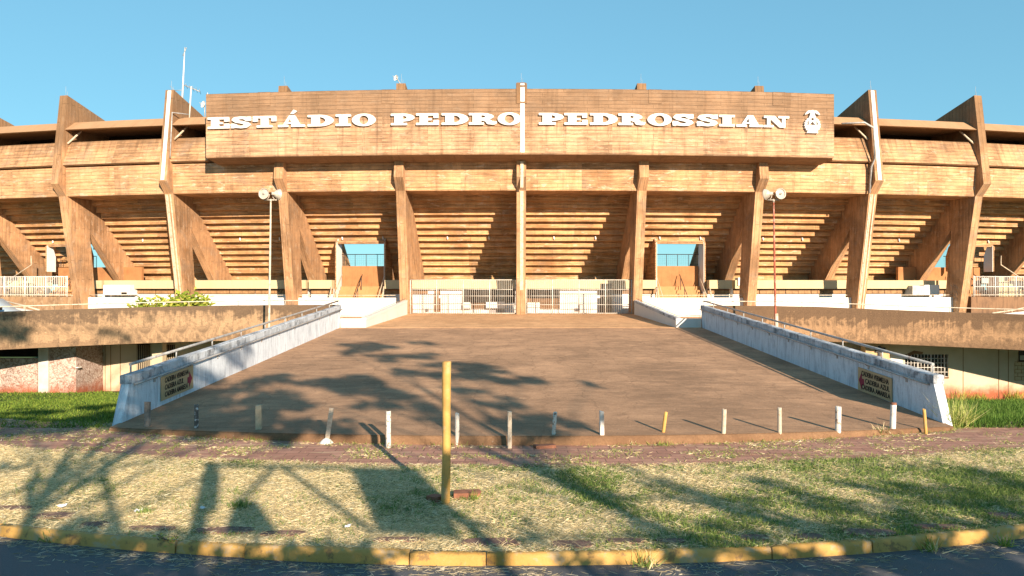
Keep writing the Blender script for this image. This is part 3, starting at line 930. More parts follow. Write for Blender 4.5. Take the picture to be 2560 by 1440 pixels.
OPEN_HW = 1.78 / 159.5
for b in range(-6, 6):
    s0, s1 = TH(b) + 0.03 / 165, TH(b + 1) - 0.03 / 165
    t0, t1 = TH(b) + HB, TH(b + 1) - HB
    tm = (TH(b) + TH(b + 1)) / 2
    pale = M['concrete_band']
    hole = b in (-5, -2, 1, 4)
    if hole:
        ta, tb = tm - OPEN_HW, tm + OPEN_HW
        m = MB(); arc_prism(m, tier_profile(5, 11), s0, s1, 2); up = m.build('seating_tier', M['concrete_step'], stadium)
        for q0, q1 in ((s0, ta), (tb, s1)):
            m = MB(); arc_prism(m, tier_profile(0, 4), q0, q1, 1); m.build('seating_tier', M['concrete_step'], stadium)
        # white lined opening, stair, back wall and railing
        lin = [(160.7, 1.2), (160.7, 6.40), (160.4, 6.75), (159.6, 6.3), (159.5, 5.2), (159.5, 1.2)]
        if b in (-5, 4): lin = [(160.7, 4.4), (160.7, 6.40), (160.5, 6.6), (160.15, 6.3), (159.9, 5.6), (159.9, 4.4)]
        for side, te in ((-1, ta), (1, tb)):
            m = MB(); radial_prism(m, lin if b in (-5, 4) else lin[:4] + [(159.1, 6.1), (157.0, 4.4), (157.0, 1.2)], te, 0.05, side * 0.05)
            ow = m.build('opening_wall', M['concrete'], stadium)
            m = MB(); radial_prism(m, [(r - .02, z - .01) for r, z in lin], te, 0.02, -side * 0.021)
            m.build('white_lining', M['white_wall'], ow)
        m = MB()
        arc_prism(m, [(160.2, 6.36), (160.6, 6.36), (160.6, 6.58), (160.2, 6.58)], ta, tb, 1)
        m.build('lintel', M['concrete'], stadium)
        m = MB(); arc_prism(m, [(159.7, 1.0), (159.45, 1.0), (159.45, 4.74), (159.7, 4.74)], TH(4) - .012 if b == 4 else ta + 0.0006, TH(-4) + .012 if b == -5 else tb - 0.0006, 1)
        m.build('stair_wall', M['orange'], stadium)
        m = MB()
        n = 8
        pr = [(159.7, 1.0), (159.7, 3.24)]
        for k in range(n):
            rr0 = 160.0 + 0.28 * k
            pr += [(rr0, 3.22 - k * 0.27), (rr0, 3.22 - (k + 1) * 0.27)]
        pr += [(160.0 + 0.28 * n, 1.0)]
        arc_prism(m, pr, ta + 0.0006, tb - 0.0006, 1)
        st = m.build('stairway', M['orange_step'], stadium)
        m = MB()
        hr = pxth(0, 1)
        th_h = tm + (-0.05 if b < 0 else 0.15) / 159
        m.tube([S(th_h, 162.2, 2.2), S(th_h, 160.0, 4.1)], 0.03, 5)
        for k in (0, 3, 6): m.tube([S(th_h, 162.1 - k * .31, 1.3 + k * .27), S(th_h, 162.1 - k * .31, 2.28 + k * .26)], 0.025, 5)
        m.build('handrail', M['dark_metal'], st)
        for te, sg in ((ta, 1), (tb, -1)):
            m = MB()
            q = te + sg * 0.17 / 160
            m.tube([S(q, 162.2, 2.1), S(q, 159.9, 4.1)], 0.03, 5)
            m.tube([S(q - sg * .3 / 160, 162.3, 1.5), S(q - sg * .3 / 160, 161.4, 3.2)], 0.06, 5)
            m.build('handrail', M['cream_metal'], st)
        m = MB()
        m.tube([S(ta, 159.57, 5.62), S(tb, 159.57, 5.62)], 0.03, 5)
        for k in range(5):
            q = ta + (tb - ta) * (k + 0.25) / 4.2
            m.tube([S(q, 159.57, 4.72), S(q, 159.57, 5.62)], 0.022, 5)
        for k in range(22):
            q = ta + (tb - ta) * (k + .5) / 22
            m.tube([S(q, 159.57, 4.8), S(q, 159.57, 5.6)], 0.0028, 3, cap=False)
        for k in range(5):
            m.tube([S(ta, 159.57, 4.92 + k * .13), S(tb, 159.57, 4.92 + k * .13)], 0.0028, 3, cap=False)
        m.build('railing', M['dark_metal'], stadium)
        if abs(b) == 2 or b == 1: spans = [(t0, ta - 0.001), (tb + 0.001, t1)]
        elif b == -5: spans = [(tb + 0.001, t1)]
        else: spans = [(t0, ta - 0.001)]
    else:
        m = MB(); arc_prism(m, tier_profile(0, 11), s0, s1, 2); m.build('seating_tier', M['concrete_step'], stadium)
        spans = [(t0 - .002, t1 + .002)]
    # rows of small lamps under the steps
    for f in ((0.3, 0.72)):
        q = t0 + (t1 - t0) * f
        for kz in (5,):
            r = R0 + kz * TT + 0.07
            pass
            p = S(q, r, Z0 + kz * TR - 0.2)
            m = MB()
            m.lathe(p, (0.15, -0.25, -1), [(-0.12, 0.02), (-0.1, 0.05), (0.0, 0.06), (0.12, 0.055), (0.16, 0.02)], 8)
            m.build('lamp', M['white_paint'], stadium)
    # lower parapet band
    m = MB(); arc_prism(m, [(165.35, 11.62), (165.25, 9.66), (165.22, 9.6), (162.6, 9.6), (162.6, 11.62)], t0, t1, 2)
    m.build('parapet_band', pale, stadium)
    # cream cornice, louvres and white front of the rooms under the stands
    for q0, q1 in spans:
        m = MB(); arc_prism(m, [(161.3, 3.05), (161.3, 3.68), (158.0, 3.68), (158.0, 3.05)], q0, q1, 2)
        m.build('cornice', M['cornice'], stadium)
        m = MB(); arc_prism(m, [(160.85, 1.0), (160.85, 3.06), (158.2, 3.06), (158.2, 1.0)], q0, q1, 2)
        fr = m.build('front_wall', M['white_wall'], stadium)
        if b not in (-1, 0):
            L = (q1 - q0) * 161
            nw = max(1, int(L / 2.0))
            for k in range(nw):
                a0, a1 = q0 + (q1 - q0) * (k + 0.01) / nw, q0 + (q1 - q0) * (k + 0.99) / nw
                m = MB(); arc_prism(m, [(160.80, 2.66), (160.91, 2.66), (160.91, 3.03), (160.80, 3.03)], a0, a1, 1)
                v = m.build('louvre_window', M['brown_vent'], fr)
                m = MB()
                for j in range(4):
                    c0 = a0 + (a1 - a0) * (j + .04) / 4; c1 = a0 + (a1 - a0) * (j + .96) / 4
                    arc_prism(m, [(160.9, 2.70), (160.935, 2.69), (160.935, 2.72), (160.9, 2.99)], c0, c1, 1)
                m.build('louvre', plain('louvre slat', (0.33, 0.19, 0.09), 0.7), v)
    # top of the flank bays: rough upper band, dark slot, canopy
    if b not in (-3, -2, -1, 0, 1, 2):
        ends = [(t0, t1)]
    elif b == -3: ends = [(t0, pxth(500, 166.5))]
    elif b == 2: ends = [(pxth(2100, 166.5), t1)]
    else: ends = []
    for q0, q1 in ends:
        m = MB(); arc_prism(m, [(164.95, 13.5), (165.62, 11.78), (165.5, 11.70), (162.0, 11.70), (162.0, 13.5)], q0, q1, 2)
        m.build('upper_band', M['concrete_upper'], stadium)
        m = MB(); arc_prism(m, [(164.5, 15.02), (165.45, 14.3), (165.3, 14.26), (164.3, 14.5), (160.3, 14.7), (160.3, 15.02)], q0, q1, 2)
        m.build('canopy', M['canopy'], stadium)
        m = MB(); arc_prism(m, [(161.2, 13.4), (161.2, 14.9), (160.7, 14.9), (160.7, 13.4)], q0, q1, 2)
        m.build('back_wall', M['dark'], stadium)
        m = MB()
        q = q1 - 0.05 / 165 if b >= 0 else q0 + 0.05 / 165
        sg = -1 if b >= 0 else 1
        m.tube([S(q, 165.2, 13.35), S(q + sg * 0.6 / 165, 164.6, 14.35)], 0.07, 6)
        m.build('spout', M['cream_metal'], stadium)

# downpipe beside the buttress right of the banner
th = TH(3) - (HW + 0.1) / 166
m = MB()
m.tube([S(th - .012, 165.4, 14.35), S(th - 0.004, 165.9, 14.35), S(th, 165.95, 14.0), S(th, 166.05, 11.9), S(th, 165.7, 11.4), S(th, 165.5, 9.6)], 0.07, 7)
m.build('downpipe', M['rail_metal'], stadium)
th = TH(-3) + (HW + 0.08) / 166
m = MB()
m.tube([S(th + .004, 164.6, 15.2), S(th, 165.5, 15.15), S(th, 165.75, 12.0)], 0.045, 6)
m.build('downpipe', M['rail_metal'], stadium)

# banner wall
TBL, TBR = pxth(515, 167.2), pxth(2085, 167.2)
m = MB()
arc_prism(m, [(167.2, 15.83), (167.2, 11.70), (167.14, 11.64), (165.75, 11.46), (165.2, 11.46), (165.2, 11.63), (160.8, 11.63), (160.8, 15.75), (166.95, 15.75), (166.95, 15.83)], TBL, TBR, 14)
ban = m.build('banner_wall', M['concrete_banner'], stadium)
m = MB()
arc_prism(m, [(167.2, 11.76), (167.225, 11.76), (167.225, 15.80), (167.2, 15.80)], -0.13 / 167 + 0.0003, 0.13 / 167 + 0.0003, 1)
m.build('white_strip', M['white_paint'], ban)
for i in (-2, -1, 1, 2):
    q = TH(i) + (0.42 / 167 if i > 0 else -0.42 / 167)
    m = MB(); arc_prism(m, [(167.2, 14.95), (167.225, 14.95), (167.225, 15.84), (167.2, 15.84)], q - 0.42 / 167, q + 0.42 / 167, 1)
    m.build('patch', M['concrete_banner'], ban)
m = MB(); arc_prism(m, [(165.3, 14.9), (167.23, 14.9), (167.23, 15.95), (166.8, 16.30), (165.3, 16.30)], -0.36 / 167, 0.34 / 167, 1)
m.build('joint_block', M['concrete_fin'], ban)
m = MB(); arc_prism(m, [(167.2, 15.0), (167.26, 15.0), (167.26, 15.9), (167.2, 15.9)], -0.13 / 167 + .0003, 0.13 / 167 + .0003, 1)
arc_prism(m, [(166.83, 15.9), (167.26, 15.9), (166.86, 16.27), (166.83, 16.27)], -0.13 / 167 + .0003, 0.13 / 167 + .0003, 1)
m.build('white_strip', M['white_paint'], ban)
# dark hollow behind the bands
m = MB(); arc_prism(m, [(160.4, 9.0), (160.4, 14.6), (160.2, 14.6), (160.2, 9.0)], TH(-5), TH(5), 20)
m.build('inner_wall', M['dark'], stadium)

# rooms behind the gates: openings, counters and doors on the front wall
def room_piece(name, px0, px1, y0, y1, mat, proud=0.012, deep=0.0, r=160.85):
    D = YC - r
    q0, q1 = pxth(px0, r), pxth(px1, r)
    za, zb = CH - (y1 - 720) * D / F, CH - (y0 - 720) * D / F
    m = MB(); arc_prism(m, [(r - 0.05, za), (r + proud, za), (r + proud, zb), (r - 0.05, zb)], q0, q1, 1)
    return m.build(name, mat, stadium)


room_piece('vent_window', 1024, 1070, 722, 735, M['brown_vent'])
room_piece('doorway', 1085, 1101, 721, 780, M['brown_vent'])
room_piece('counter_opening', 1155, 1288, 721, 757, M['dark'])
room_piece('counter_front', 1178, 1215, 757, 772, M['brown_vent'], 0.014)
room_piece('counter', 1158, 1176, 755, 772, M['white_paint'], 0.3)
room_piece('counter', 1216, 1262, 754, 771, M['white_paint'], 0.3)
room_piece('lower_vent', 1222, 1262, 773, 784, plain('grey grille', (0.35, 0.33, 0.33), 0.7))
room_piece('counter_opening', 1313, 1399, 721, 772, M['dark'])
room_piece('counter_front', 1313, 1399, 746, 772, M['brown_vent'], 0.016)
room_piece('counter', 1318, 1349, 756, 782, M['white_paint'], 0.4)
room_piece('doorway', 1499, 1527, 709, 784, M['dark'], 0.46)
room_piece('vent_window', 1532, 1577, 722, 735, M['brown_vent'])
room_piece('wall_notice', 2260, 2288, 714, 739, plain('pale meter box', (0.50, 0.50, 0.48), 0.6), 0.9)
room_piece('meter_box', 280, 345, 712, 738, M['white_paint'], 0.9)
room_piece('meter_box', 2289, 2326, 712, 738, M['white_paint'], 0.9)
room_piece('vent', 325, 338, 731, 736, M['dark'], 0.93)
room_piece('wall_fan', 1838, 1855, 694, 714, M['white_paint'], 0.55)
th0 = pxth(2265, 161.75)

# ---------------------------------------------------------------- raised letters and crest on the banner
def f_rect(x0, y0, x1, y1): return lambda X, Y: np.minimum(np.minimum(X - x0, x1 - X), np.minimum(Y - y0, y1 - Y))
def f_ell(cx, cy, rx, ry): return lambda X, Y: (1 - np.sqrt(((X - cx) / rx) ** 2 + ((Y - cy) / ry) ** 2)) * min(rx, ry)
def f_or(*fs):
    return lambda X, Y: np.maximum.reduce([f(X, Y) for f in fs])
def f_and(*fs):
    return lambda X, Y: np.minimum.reduce([f(X, Y) for f in fs])
def f_not(f): return lambda X, Y: -f(X, Y)
def f_poly(pts):
    """convex outline, counter-clockwise"""
    def g(X, Y):
        o = None
        for (ax, ay), (bx, by) in zip(pts, pts[1:] + pts[:1]):
            L = math.hypot(bx - ax, by - ay)
            d = ((bx - ax) * (Y - ay) - (by - ay) * (X - ax)) / L
            o = d if o is None else np.minimum(o, d)
        return o
    return g
def f_pen(pts, hx, hy):
    k = hy / hx
    def g(X, Y):
        o = None
        Xs = X * k
        for (ax, ay), (bx, by) in zip(pts[:-1], pts[1:]):
            ax, bx = ax * k, bx * k
            dx, dy = bx - ax, by - ay
            t = np.clip(((Xs - ax) * dx + (Y - ay) * dy) / (dx * dx + dy * dy), 0, 1)
            d = hy - np.sqrt((Xs - ax - t * dx) ** 2 + (Y - ay - t * dy) ** 2)
            o = d if o is None else np.maximum(o, d)
        return o
    return g


SR = 0.19
G = {}
G['E'] = (1.9, f_or(f_rect(.3, 0, .98, 1), f_rect(0, 1 - SR, 1.86, 1), f_rect(0, 0, 1.9, SR), f_rect(1.46, .60, 1.86, 1), f_rect(1.46, 0, 1.9, .42), f_rect(.9, .40, 1.32, .56)))
G['T'] = (2.05, f_or(f_rect(0, 1 - SR, 2.05, 1), f_rect(0, .52, .40, 1), f_rect(1.65, .52, 2.05, 1), f_rect(.70, 0, 1.36, 1), f_rect(.34, 0, 1.72, SR)))
G['I'] = (1.2, f_or(f_rect(0, 1 - SR, 1.2, 1), f_rect(0, 0, 1.2, SR), f_rect(.27, 0, .93, 1)))
G['D'] = (1.95, f_or(f_rect(0, 1 - SR, 1.0, 1), f_rect(0, 0, 1.0, SR), f_rect(.27, 0, .9, 1), f_and(f_ell(.85, .5, 1.1, .5), f_rect(.85, -1, 3, 2), f_not(f_ell(.85, .5, .48, .31)))))
G['P'] = (1.78, f_or(f_rect(0, 1 - SR, 1.0, 1), f_rect(0, 0, 1.22, SR), f_rect(.27, 0, .92, 1), f_and(f_ell(.85, .66, .93, .34), f_rect(.85, -1, 3, 2), f_not(f_ell(.85, .66, .34, .16)))))
G['R'] = (2.05, f_or(f_rect(0, 1 - SR, 1.0, 1), f_rect(0, 0, 1.1, SR), f_rect(.27, 0, .9, 1), f_and(f_ell(.85, .70, .95, .30), f_rect(.85, -1, 3, 2), f_not(f_ell(.85, .70, .34, .12))),
              f_pen([(1.1, .44), (1.42, .34), (1.52, .13), (1.75, .10)], .24, .10), f_rect(1.72, 0.02, 1.84, .3), f_pen([(1.8, .1), (1.98, .2)], .06, .08)))
G['O'] = (1.8, f_and(f_ell(.9, .5, .9, .54), f_not(f_ell(.9, .5, .36, .37))))
G['S'] = (1.72, f_or(f_pen([(1.42, .72), (1.25, .88), (.85, .91), (.45, .86), (.34, .72), (.55, .58), (.95, .5), (1.3, .40), (1.40, .26), (1.2, .12), (.85, .09), (.45, .13), (.25, .28)], .27, .105),
              f_rect(1.40, .62, 1.68, 1.0), f_rect(.02, 0, .30, .40)))
G['A'] = (2.25, f_or(f_poly([(.36, .1), (.60, .1), (1.18, 1.0), (.94, 1.0)]), f_poly([(1.18, .1), (1.92, .1), (1.42, 1.0), (.94, 1.0)]), f_rect(.66, .26, 1.4, .40), f_rect(0, 0, .86, SR), f_rect(1.10, 0, 2.25, SR)))
G['Á'] = (2.25, f_or(G['A'][1], f_poly([(1.02, 1.12), (1.28, 1.12), (1.62, 1.36), (1.30, 1.50)])))
G['N'] = (2.1, f_or(f_rect(.27, 0, .52, .9), f_rect(1.52, .0, 1.78, 1), f_poly([(.25, 1.0), (1.30, 0), (1.78, 0), (.90, 1.0)]), f_rect(0, 1 - SR, .8, 1), f_rect(0, 0, .80, SR), f_rect(1.2, 1 - SR, 2.1, 1)))


def relief(mb, fn, x0, x1, y0, y1, nx, ny, place, mi=0):
    """solid whose front is the area where fn > 0; place(x, y, back) gives points of the place"""
    xs = np.linspace(x0, x1, nx + 1); ys = np.linspace(y0, y1, ny + 1)
    XX, YY = np.meshgrid(xs, ys)
    V = fn(XX, YY)
    V = np.where(np.abs(V) < 1e-6, 1e-6, V)
    for j in range(ny):
        i = 0
        while i < nx:
            c = [V[j, i], V[j, i + 1], V[j + 1, i + 1], V[j + 1, i]]
            if all(q > 0 for q in c):
                i1 = i
                while i1 + 1 < nx and i1 - i < 6 and V[j, i1 + 2] > 0 and V[j + 1, i1 + 2] > 0: i1 += 1
                mb.face([place(xs[i], ys[j], 0), place(xs[i1 + 1], ys[j], 0), place(xs[i1 + 1], ys[j + 1], 0), place(xs[i], ys[j + 1], 0)], mi)
                i = i1 + 1; continue
            if any(q > 0 for q in c):
                cor = [(xs[i], ys[j]), (xs[i + 1], ys[j]), (xs[i + 1], ys[j + 1]), (xs[i], ys[j + 1])]
                out = []; cut = []
                for k in range(4):
                    a, b2 = c[k], c[(k + 1) % 4]
                    if a > 0: out.append(cor[k])
                    if (a > 0) != (b2 > 0):
                        t = a / (a - b2)
                        q = (cor[k][0] + (cor[(k + 1) % 4][0] - cor[k][0]) * t, cor[k][1] + (cor[(k + 1) % 4][1] - cor[k][1]) * t)
                        out.append(q); cut.append(q)
                mb.face([place(*q, 0) for q in out], mi)
                for k in range(0, len(cut) - 1, 2):
                    mb.face([place(*cut[k], 0), place(*cut[k + 1], 0), place(*cut[k + 1], 1), place(*cut[k], 1)], mi)
            i += 1


LET = [('E', 519, 573), ('S', 577, 628), ('T', 632, 690), ('Á', 695, 762), ('D', 769, 834), ('I', 839, 877), ('O', 880, 939),
       ('P', 977, 1036), ('E', 1040, 1097), ('D', 1104, 1171), ('R', 1172, 1243), ('O', 1244, 1303),
       ('P', 1347, 1409), ('E', 1411, 1469), ('D', 1475, 1544), ('R', 1546, 1614), ('O', 1619, 1679), ('S', 1681, 1735), ('S', 1742, 1796), ('I', 1798, 1837), ('A', 1841, 1908), ('N', 1910, 1973)]
name_sign = thing('stadium_lettering', tuple(S(0, 167.3, 13.5)), 'row of white raised slab serif capitals across the concrete banner wall', 'lettering')
for ch, pa, pb in LET:
    w, fn = G[ch]
    qa, qb = pxth(pa, 167.35), pxth(pb, 167.35)
    zb, zt_ = 13.51, 14.25
    def place(x, y, back, qa=qa, qb=qb, w=w):
        return S(qa + (qb - qa) * x / w, 167.21 if back else 167.36, zb + (zt_ - zb) * y)
    m = MB(); relief(m, fn, -0.06, w + 0.06, -0.06, 1.56 if ch == 'Á' else 1.06, int(30 * w), 46 if ch == 'Á' else 30, place)
    m.build('letter', M['letter'], name_sign)

# crest: spread bird over a wreath round a shield with a mountain, ribbon at the foot
bird = f_or(f_poly([(.12, .80), (.50, .98), (.42, 1.10), (.10, 1.06)]), f_poly([(.36, .84), (.84, .66), (.74, .86), (.50, 1.06), (.36, 1.06)]),
            f_poly([(-.50, .98), (-.12, .80), (-.10, 1.06), (-.42, 1.10)]), f_poly([(-.84, .66), (-.36, .84), (-.36, 1.06), (-.50, 1.06), (-.74, .86)]),
            f_poly([(-.46, .12), (.46, .12), (.20, .86), (-.20, .86)]), f_ell(0, .98, .16, .16))
wreath = f_and(f_ell(0, -.28, .86, .74), f_not(f_ell(0, -.20, .60, .50)))
bumpy = lambda X, Y: wreath(X, Y) + 0.045 * np.sin(np.arctan2(Y + .28, X) * 22)
shield = f_and(f_or(f_poly([(-.42, -.42), (.42, -.42), (.40, .16), (-.40, .16)]), f_and(f_ell(0, -.36, .50, .40), f_rect(-1, -2, 1, -.30)), f_rect(-.7, -.46, .7, -.36)),
               f_not(f_poly([(-.36, -.30), (.36, -.30), (0, .06)])), f_not(f_and(f_ell(0, -.50, .44, .24), f_not(f_ell(0, -.40, .44, .24)))))
hole = f_not(f_ell(0, .27, .17, .13))
ribbon = f_or(f_rect(-.42, -1.06, .42, -.92), f_poly([(-.62, -1.1), (-.36, -1.02), (-.36, -.88), (-.62, -.96)]), f_poly([(.36, -1.02), (.62, -1.1), (.62, -.96), (.36, -.88)]))
crest_fn = f_and(f_or(bird, bumpy, shield, ribbon, f_rect(-.35, -.95, .35, -.75)), hole)
qc = pxth(2031, 167.35)
crest = None
def place_c(x, y, back): return S(qc + x * 0.62 / 167.3, 167.21 if back else 167.38, 13.92 + y * 0.68)
m = MB(); relief(m, crest_fn, -1.1, 1.1, -1.2, 1.2, 56, 66, place_c)
tag(m.build('crest', M['letter']), 'white raised crest of a bird above a wreathed shield on the banner wall', 'crest')

# ---------------------------------------------------------------- gates between the middle buttresses
def gate(side):
    q0, q1 = (TH(-1) + (HW + .02) / 163.6, -(HW + .02) / 163.6) if side < 0 else ((HW + .02) / 163.6, TH(1) - (HW + .02) / 163.6)
    R = 163.62
    g = thing('metal_gate', tuple(S((q0 + q1) / 2, R, 1.3)), 'tall white barred gate left of the central buttress' if side < 0 else 'tall white barred gate right of the central buttress', 'gate', 'barred gates at the top of the plaza')
    zb, zt_ = 1.33, 3.66
    posts = [0, .25, .5, .75, 1]
    P = lambda f, z: S(q0 + (q1 - q0) * f, R, z)
    m = MB()
    for f in posts: m.tube([P(f, 1.3), P(f, zt_)], 0.045, 6)
    for z in (zb + .03, zt_): m.tube([P(0, z), P(1, z)], 0.03, 6)
    m.build('frame', M['gate_metal'], g)
    for k in range(4):
        f0, f1 = posts[k], posts[k + 1]
        m = MB()
        n = 14
        for j in range(1, n): m.tube([P(f0 + (f1 - f0) * j / n, zb), P(f0 + (f1 - f0) * j / n, zt_)], 0.013, 4)
        for z in (1.95, 2.55, 3.0): m.tube([P(f0, z), P(f1, z)], 0.02, 4)
        m.build('barred_panel', M['gate_metal'], g)
    lf = (0.27, 0.30) if side < 0 else (0.66, 0.70)
    m = MB(); m.box(*sorted((P(lf[0], 0).x, P(lf[1], 0).x)), P(lf[0], 0).y - .05, P(lf[0], 0).y + .05, 2.4, 2.6)
    m.build('lock_plate', M['gate_metal'], g)


gate(-1)
gate(1)


# ---------------------------------------------------------------- white walls of the ring walk, terraces, fences
def retaining(pa, pb, lab):
    q0, q1 = pxth(pa, 163.3), pxth(pb, 163.3)
    w = thing('retaining_wall', tuple(S((q0 + q1) / 2, 163.3, 1.0)), lab, 'wall', 'white walls behind the walkway')
    n = 10
    m = MB(); arc_prism(m, [(163.3, 0.6), (163.3, 2.42), (163.05, 2.42), (163.05, 0.6)], q0, q1, n)
    m.build('wall_face', M['white_wall'], w)
    m = MB(); pipe_rail(m, [S(q0 + (q1 - q0) * k / n, 163.2, 2.42) for k in range(n + 1)], 0.17, 0.025, 0.013, 2.4, 0.1)
    m.build('handrail', M['cream_metal'], w)


retaining(201, 990, 'long white wall with thin rail running behind the left walkway and the bush')
retaining(1606, 2398, 'long white wall with thin rail running behind the right walkway')


def terrace(side):
    R = 163.7
    q0, q1 = (pxth(-260, R), pxth(182, R)) if side < 0 else (pxth(2428, R), pxth(2820, R))
    w = thing('terrace_wall', tuple(S((q0 + q1) / 2, R, 0.8)), 'stained brown terrace wall below the left picket fence' if side < 0 else 'blackened brown terrace wall below the right picket fence', 'wall', 'terrace walls at both ends')
    m = MB(); arc_prism(m, [(R, 0.4), (R, 2.45), (R - 3.0, 2.45), (R - 3.0, 0.4)], q0, q1, 4)
    m.build('wall_face', M['parapet'] if side < 0 else M['dark_parapet'], w)
    m = MB(); pipe_rail(m, [S(q0 + (q1 - q0) * k / 4, R - .05, 2.45) for k in range(5)], 0.13, 0.025, 0.014, 1.6, 0.05)
    m.build('handrail', M['cream_metal'], w)
    R2 = R - 0.6
    q0, q1 = (pxth(-260, R2), pxth(168, R2)) if side < 0 else (pxth(2434, R2), pxth(2820, R2))
    f = thing('picket_fence', tuple(S((q0 + q1) / 2, R2, 2.45)), 'white picket fence on the terrace left of the left end buttress' if side < 0 else 'white picket fence on the terrace at the far right', 'fence', 'white picket fences on the terraces')
    L = (q1 - q0) * R2
    m = MB(); n = int(L / 0.16)
    for k in range(n): m.tube([S(q0 + (q1 - q0) * k / n, R2, 2.5), S(q0 + (q1 - q0) * k / n, R2, 3.92)], 0.026, 4)
    pk = m.build('pickets', M['white_metal'], f)
    m = MB()
    for z in (2.58, 3.2, 3.95): m.tube([S(q0 + (q1 - q0) * k / 4, R2, z) for k in range(5)], 0.035, 5)
    m.build('rails', M['white_metal'], f)
    np_ = max(2, int(L / 1.75))
    for k in range(np_ + 1):
        q = q0 + (q1 - q0) * k / np_
        m = MB(); m.tube([S(q, R2 + .01, 2.45), S(q, R2 + .01, 4.0)], 0.06, 4); m.build('post', M['white_metal'], f)
    if side > 0:
        m = MB(); a, b2 = pxth(2452, R2), pxth(2470, R2)
        arc_prism(m, [(R2 + .05, 3.45), (R2 + .07, 3.45), (R2 + .07, 3.85), (R2 + .05, 3.85)], a, b2, 1); m.build('notice_board', M['notice'], f)
    # open concrete stair flight standing behind the fence
    R3 = 161.0
    c = pxth(95 if side < 0 else 2485, R3)
    s = thing('concrete_stair', tuple(S(c, R3, 2.45)), 'stepped concrete flight behind the left picket fence' if side < 0 else 'stepped concrete flight behind the right picket fence', 'stairs', 'concrete flights behind the picket fences')
    m = MB()
    sg = -1 if side < 0 else 1
    tx = Vector((math.cos(c), math.sin(c), 0)) * sg
    for k in range(7):
        p = S(c, R3, 0) + tx * (k * 0.42)
        m.box(p.x - .21, p.x + .21, p.y - 0.9, p.y + 0.5, 2.4, 2.62 + (6 - k) * 0.2 if k else 4.0)
    m.build('steps', M['cornice'], s)
    m = MB(); p = S(c, R3, 0)
    m.tube([p + tx * 2.8 + Vector((0, -0.8, 3.4)), p + Vector((0, -0.8, 4.9)), p + Vector((0, -0.8, 5.6))], 0.045, 5)
    m.build('handrail', M['cream_metal'], s)


terrace(-1)
terrace(1)

# ---------------------------------------------------------------- ring walkway: parapets, floor, rails
BL = [(-8.72, 36.35, 2.25, 0.50), (-13.9, 36.0, 2.24, 0.50), (-19.0, 34.6, 2.15, 0.40), (-23.2, 32.6, 2.03, 0.31), (-33.0, 27.6, 1.75, 0.0)]
BR = [(9.62, 36.35, 2.22, 0.50), (15.0, 36.2, 2.18, 0.44), (17.5, 36.0, 2.06, 0.36), (22.0, 35.0, 1.90, 0.21), (24.2, 34.2, 1.86, 0.15), (34.0, 30.0, 1.6, -0.15)]


def ring_parapet(B, side):
    s = -1 if side < 0 else 1
    w = thing('walkway_parapet', (B[1][0], B[1][1], B[1][3]), 'deep stained concrete parapet of the left walkway, partly in tree shade' if side < 0 else 'deep stained concrete parapet of the right walkway with dark tide marks', 'parapet', 'parapets of the raised walkways')
    P = []
    for a, b2 in zip(B[:-1], B[1:]):
        for k in range(6):
            t = k / 6; P.append([a[j] + (b2[j] - a[j]) * t for j in range(4)])
    P.append(list(B[-1]))
    # round the corners of the plan a little
    for _ in range(6):
        P = [P[0]] + [[(P[k - 1][j] + 2 * P[k][j] + P[k + 1][j]) / 4 for j in range(4)] for k in range(1, len(P) - 1)] + [P[-1]]
    m = MB()
    rows = []
    for x, y, zt_, zb in P:
        e = r_.uniform(-.006, .006)
        rows.append([(x, y, zb), (x, y, zb + .04), (x, y, zt_ - .03 + e), (x, y + .03, zt_ + e), (x, y + .2, zt_ + e), (x, y + .22, zt_ - .03), (x, y + .22, zb)])
    m.grid(rows, 0, False, True)
    m.face(rows[0]); m.face(list(reversed(rows[-1])))
    m.build('wall_face', M['parapet_left'] if side < 0 else M['parapet_right'], w)
    m = MB(); pipe_rail(m, [(x, y + .11, zt_) for x, y, zt_, zb in P], 0.22, 0.028, 0.016, 2.3, 0.4)
    m.build('handrail', M['cream_metal'], w)
    # floor of the walk
    m = MB()
    rows = []
    for x, y, zt_, zb in P:
        rows.append([(x, y + .23, zt_ - 1.1), (x * 1.02 + (x - X0) * 0.05, 50.5, 1.1), (x * 1.02 + (x - X0) * 0.05, 50.5, 0.8), (x, y + .23, zb + 0.05)])
    m.grid(rows, 0, False, True)
    m.face(rows[0]); m.face(list(reversed(rows[-1])))
    tag(m.build('walkway', M['plaza']), kind='structure')
    return P


PL = ring_parapet(BL, -1)
PR = ring_parapet(BR, 1)

# sloping side rails at the far ends of the walk
def side_rail(side):
    if side < 0: pts = [at(-60, 735, 38), at(60, 764, 36.5), at(98, 775, 35.5)]
    else: pts = [at(2640, 752, 38), at(2530, 776, 36.5), at(2480, 783, 35.8)]
    m = MB(); m.tube(pts, 0.035, 6)
    m.tube([p - Vector((0, 0, 0.28)) for p in pts], 0.02, 5)
    for p in pts: m.tube([p - Vector((0, 0, 0.6)), p], 0.018, 5)
    tag(m.build('side_handrail', M['cream_metal']), 'cream pipe handrail sloping down to the left walkway rail' if side < 0 else 'cream pipe handrail sloping down to the right walkway rail', 'handrail', 'sloping handrails at the walkway ends')
    m = MB()
    a, c = pts[0] - Vector((0, 0, .38)), pts[-1] - Vector((0, 0, .1))
    m.prism([a, c, c - Vector((0, 0, .8)), a - Vector((0, 0, .8))], [a + Vector((0, .2, 0)), c + Vector((0, .2, 0)), c + Vector((0, .2, -.8)), a + Vector((0, .2, -.8))])
    tag(m.build('side_wall', M['white_wall']), 'small white wall sloping under the left end handrail' if side < 0 else 'small white wall sloping under the right end handrail', 'wall', 'sloping walls at the walkway ends')


side_rail(-1)
side_rail(1)

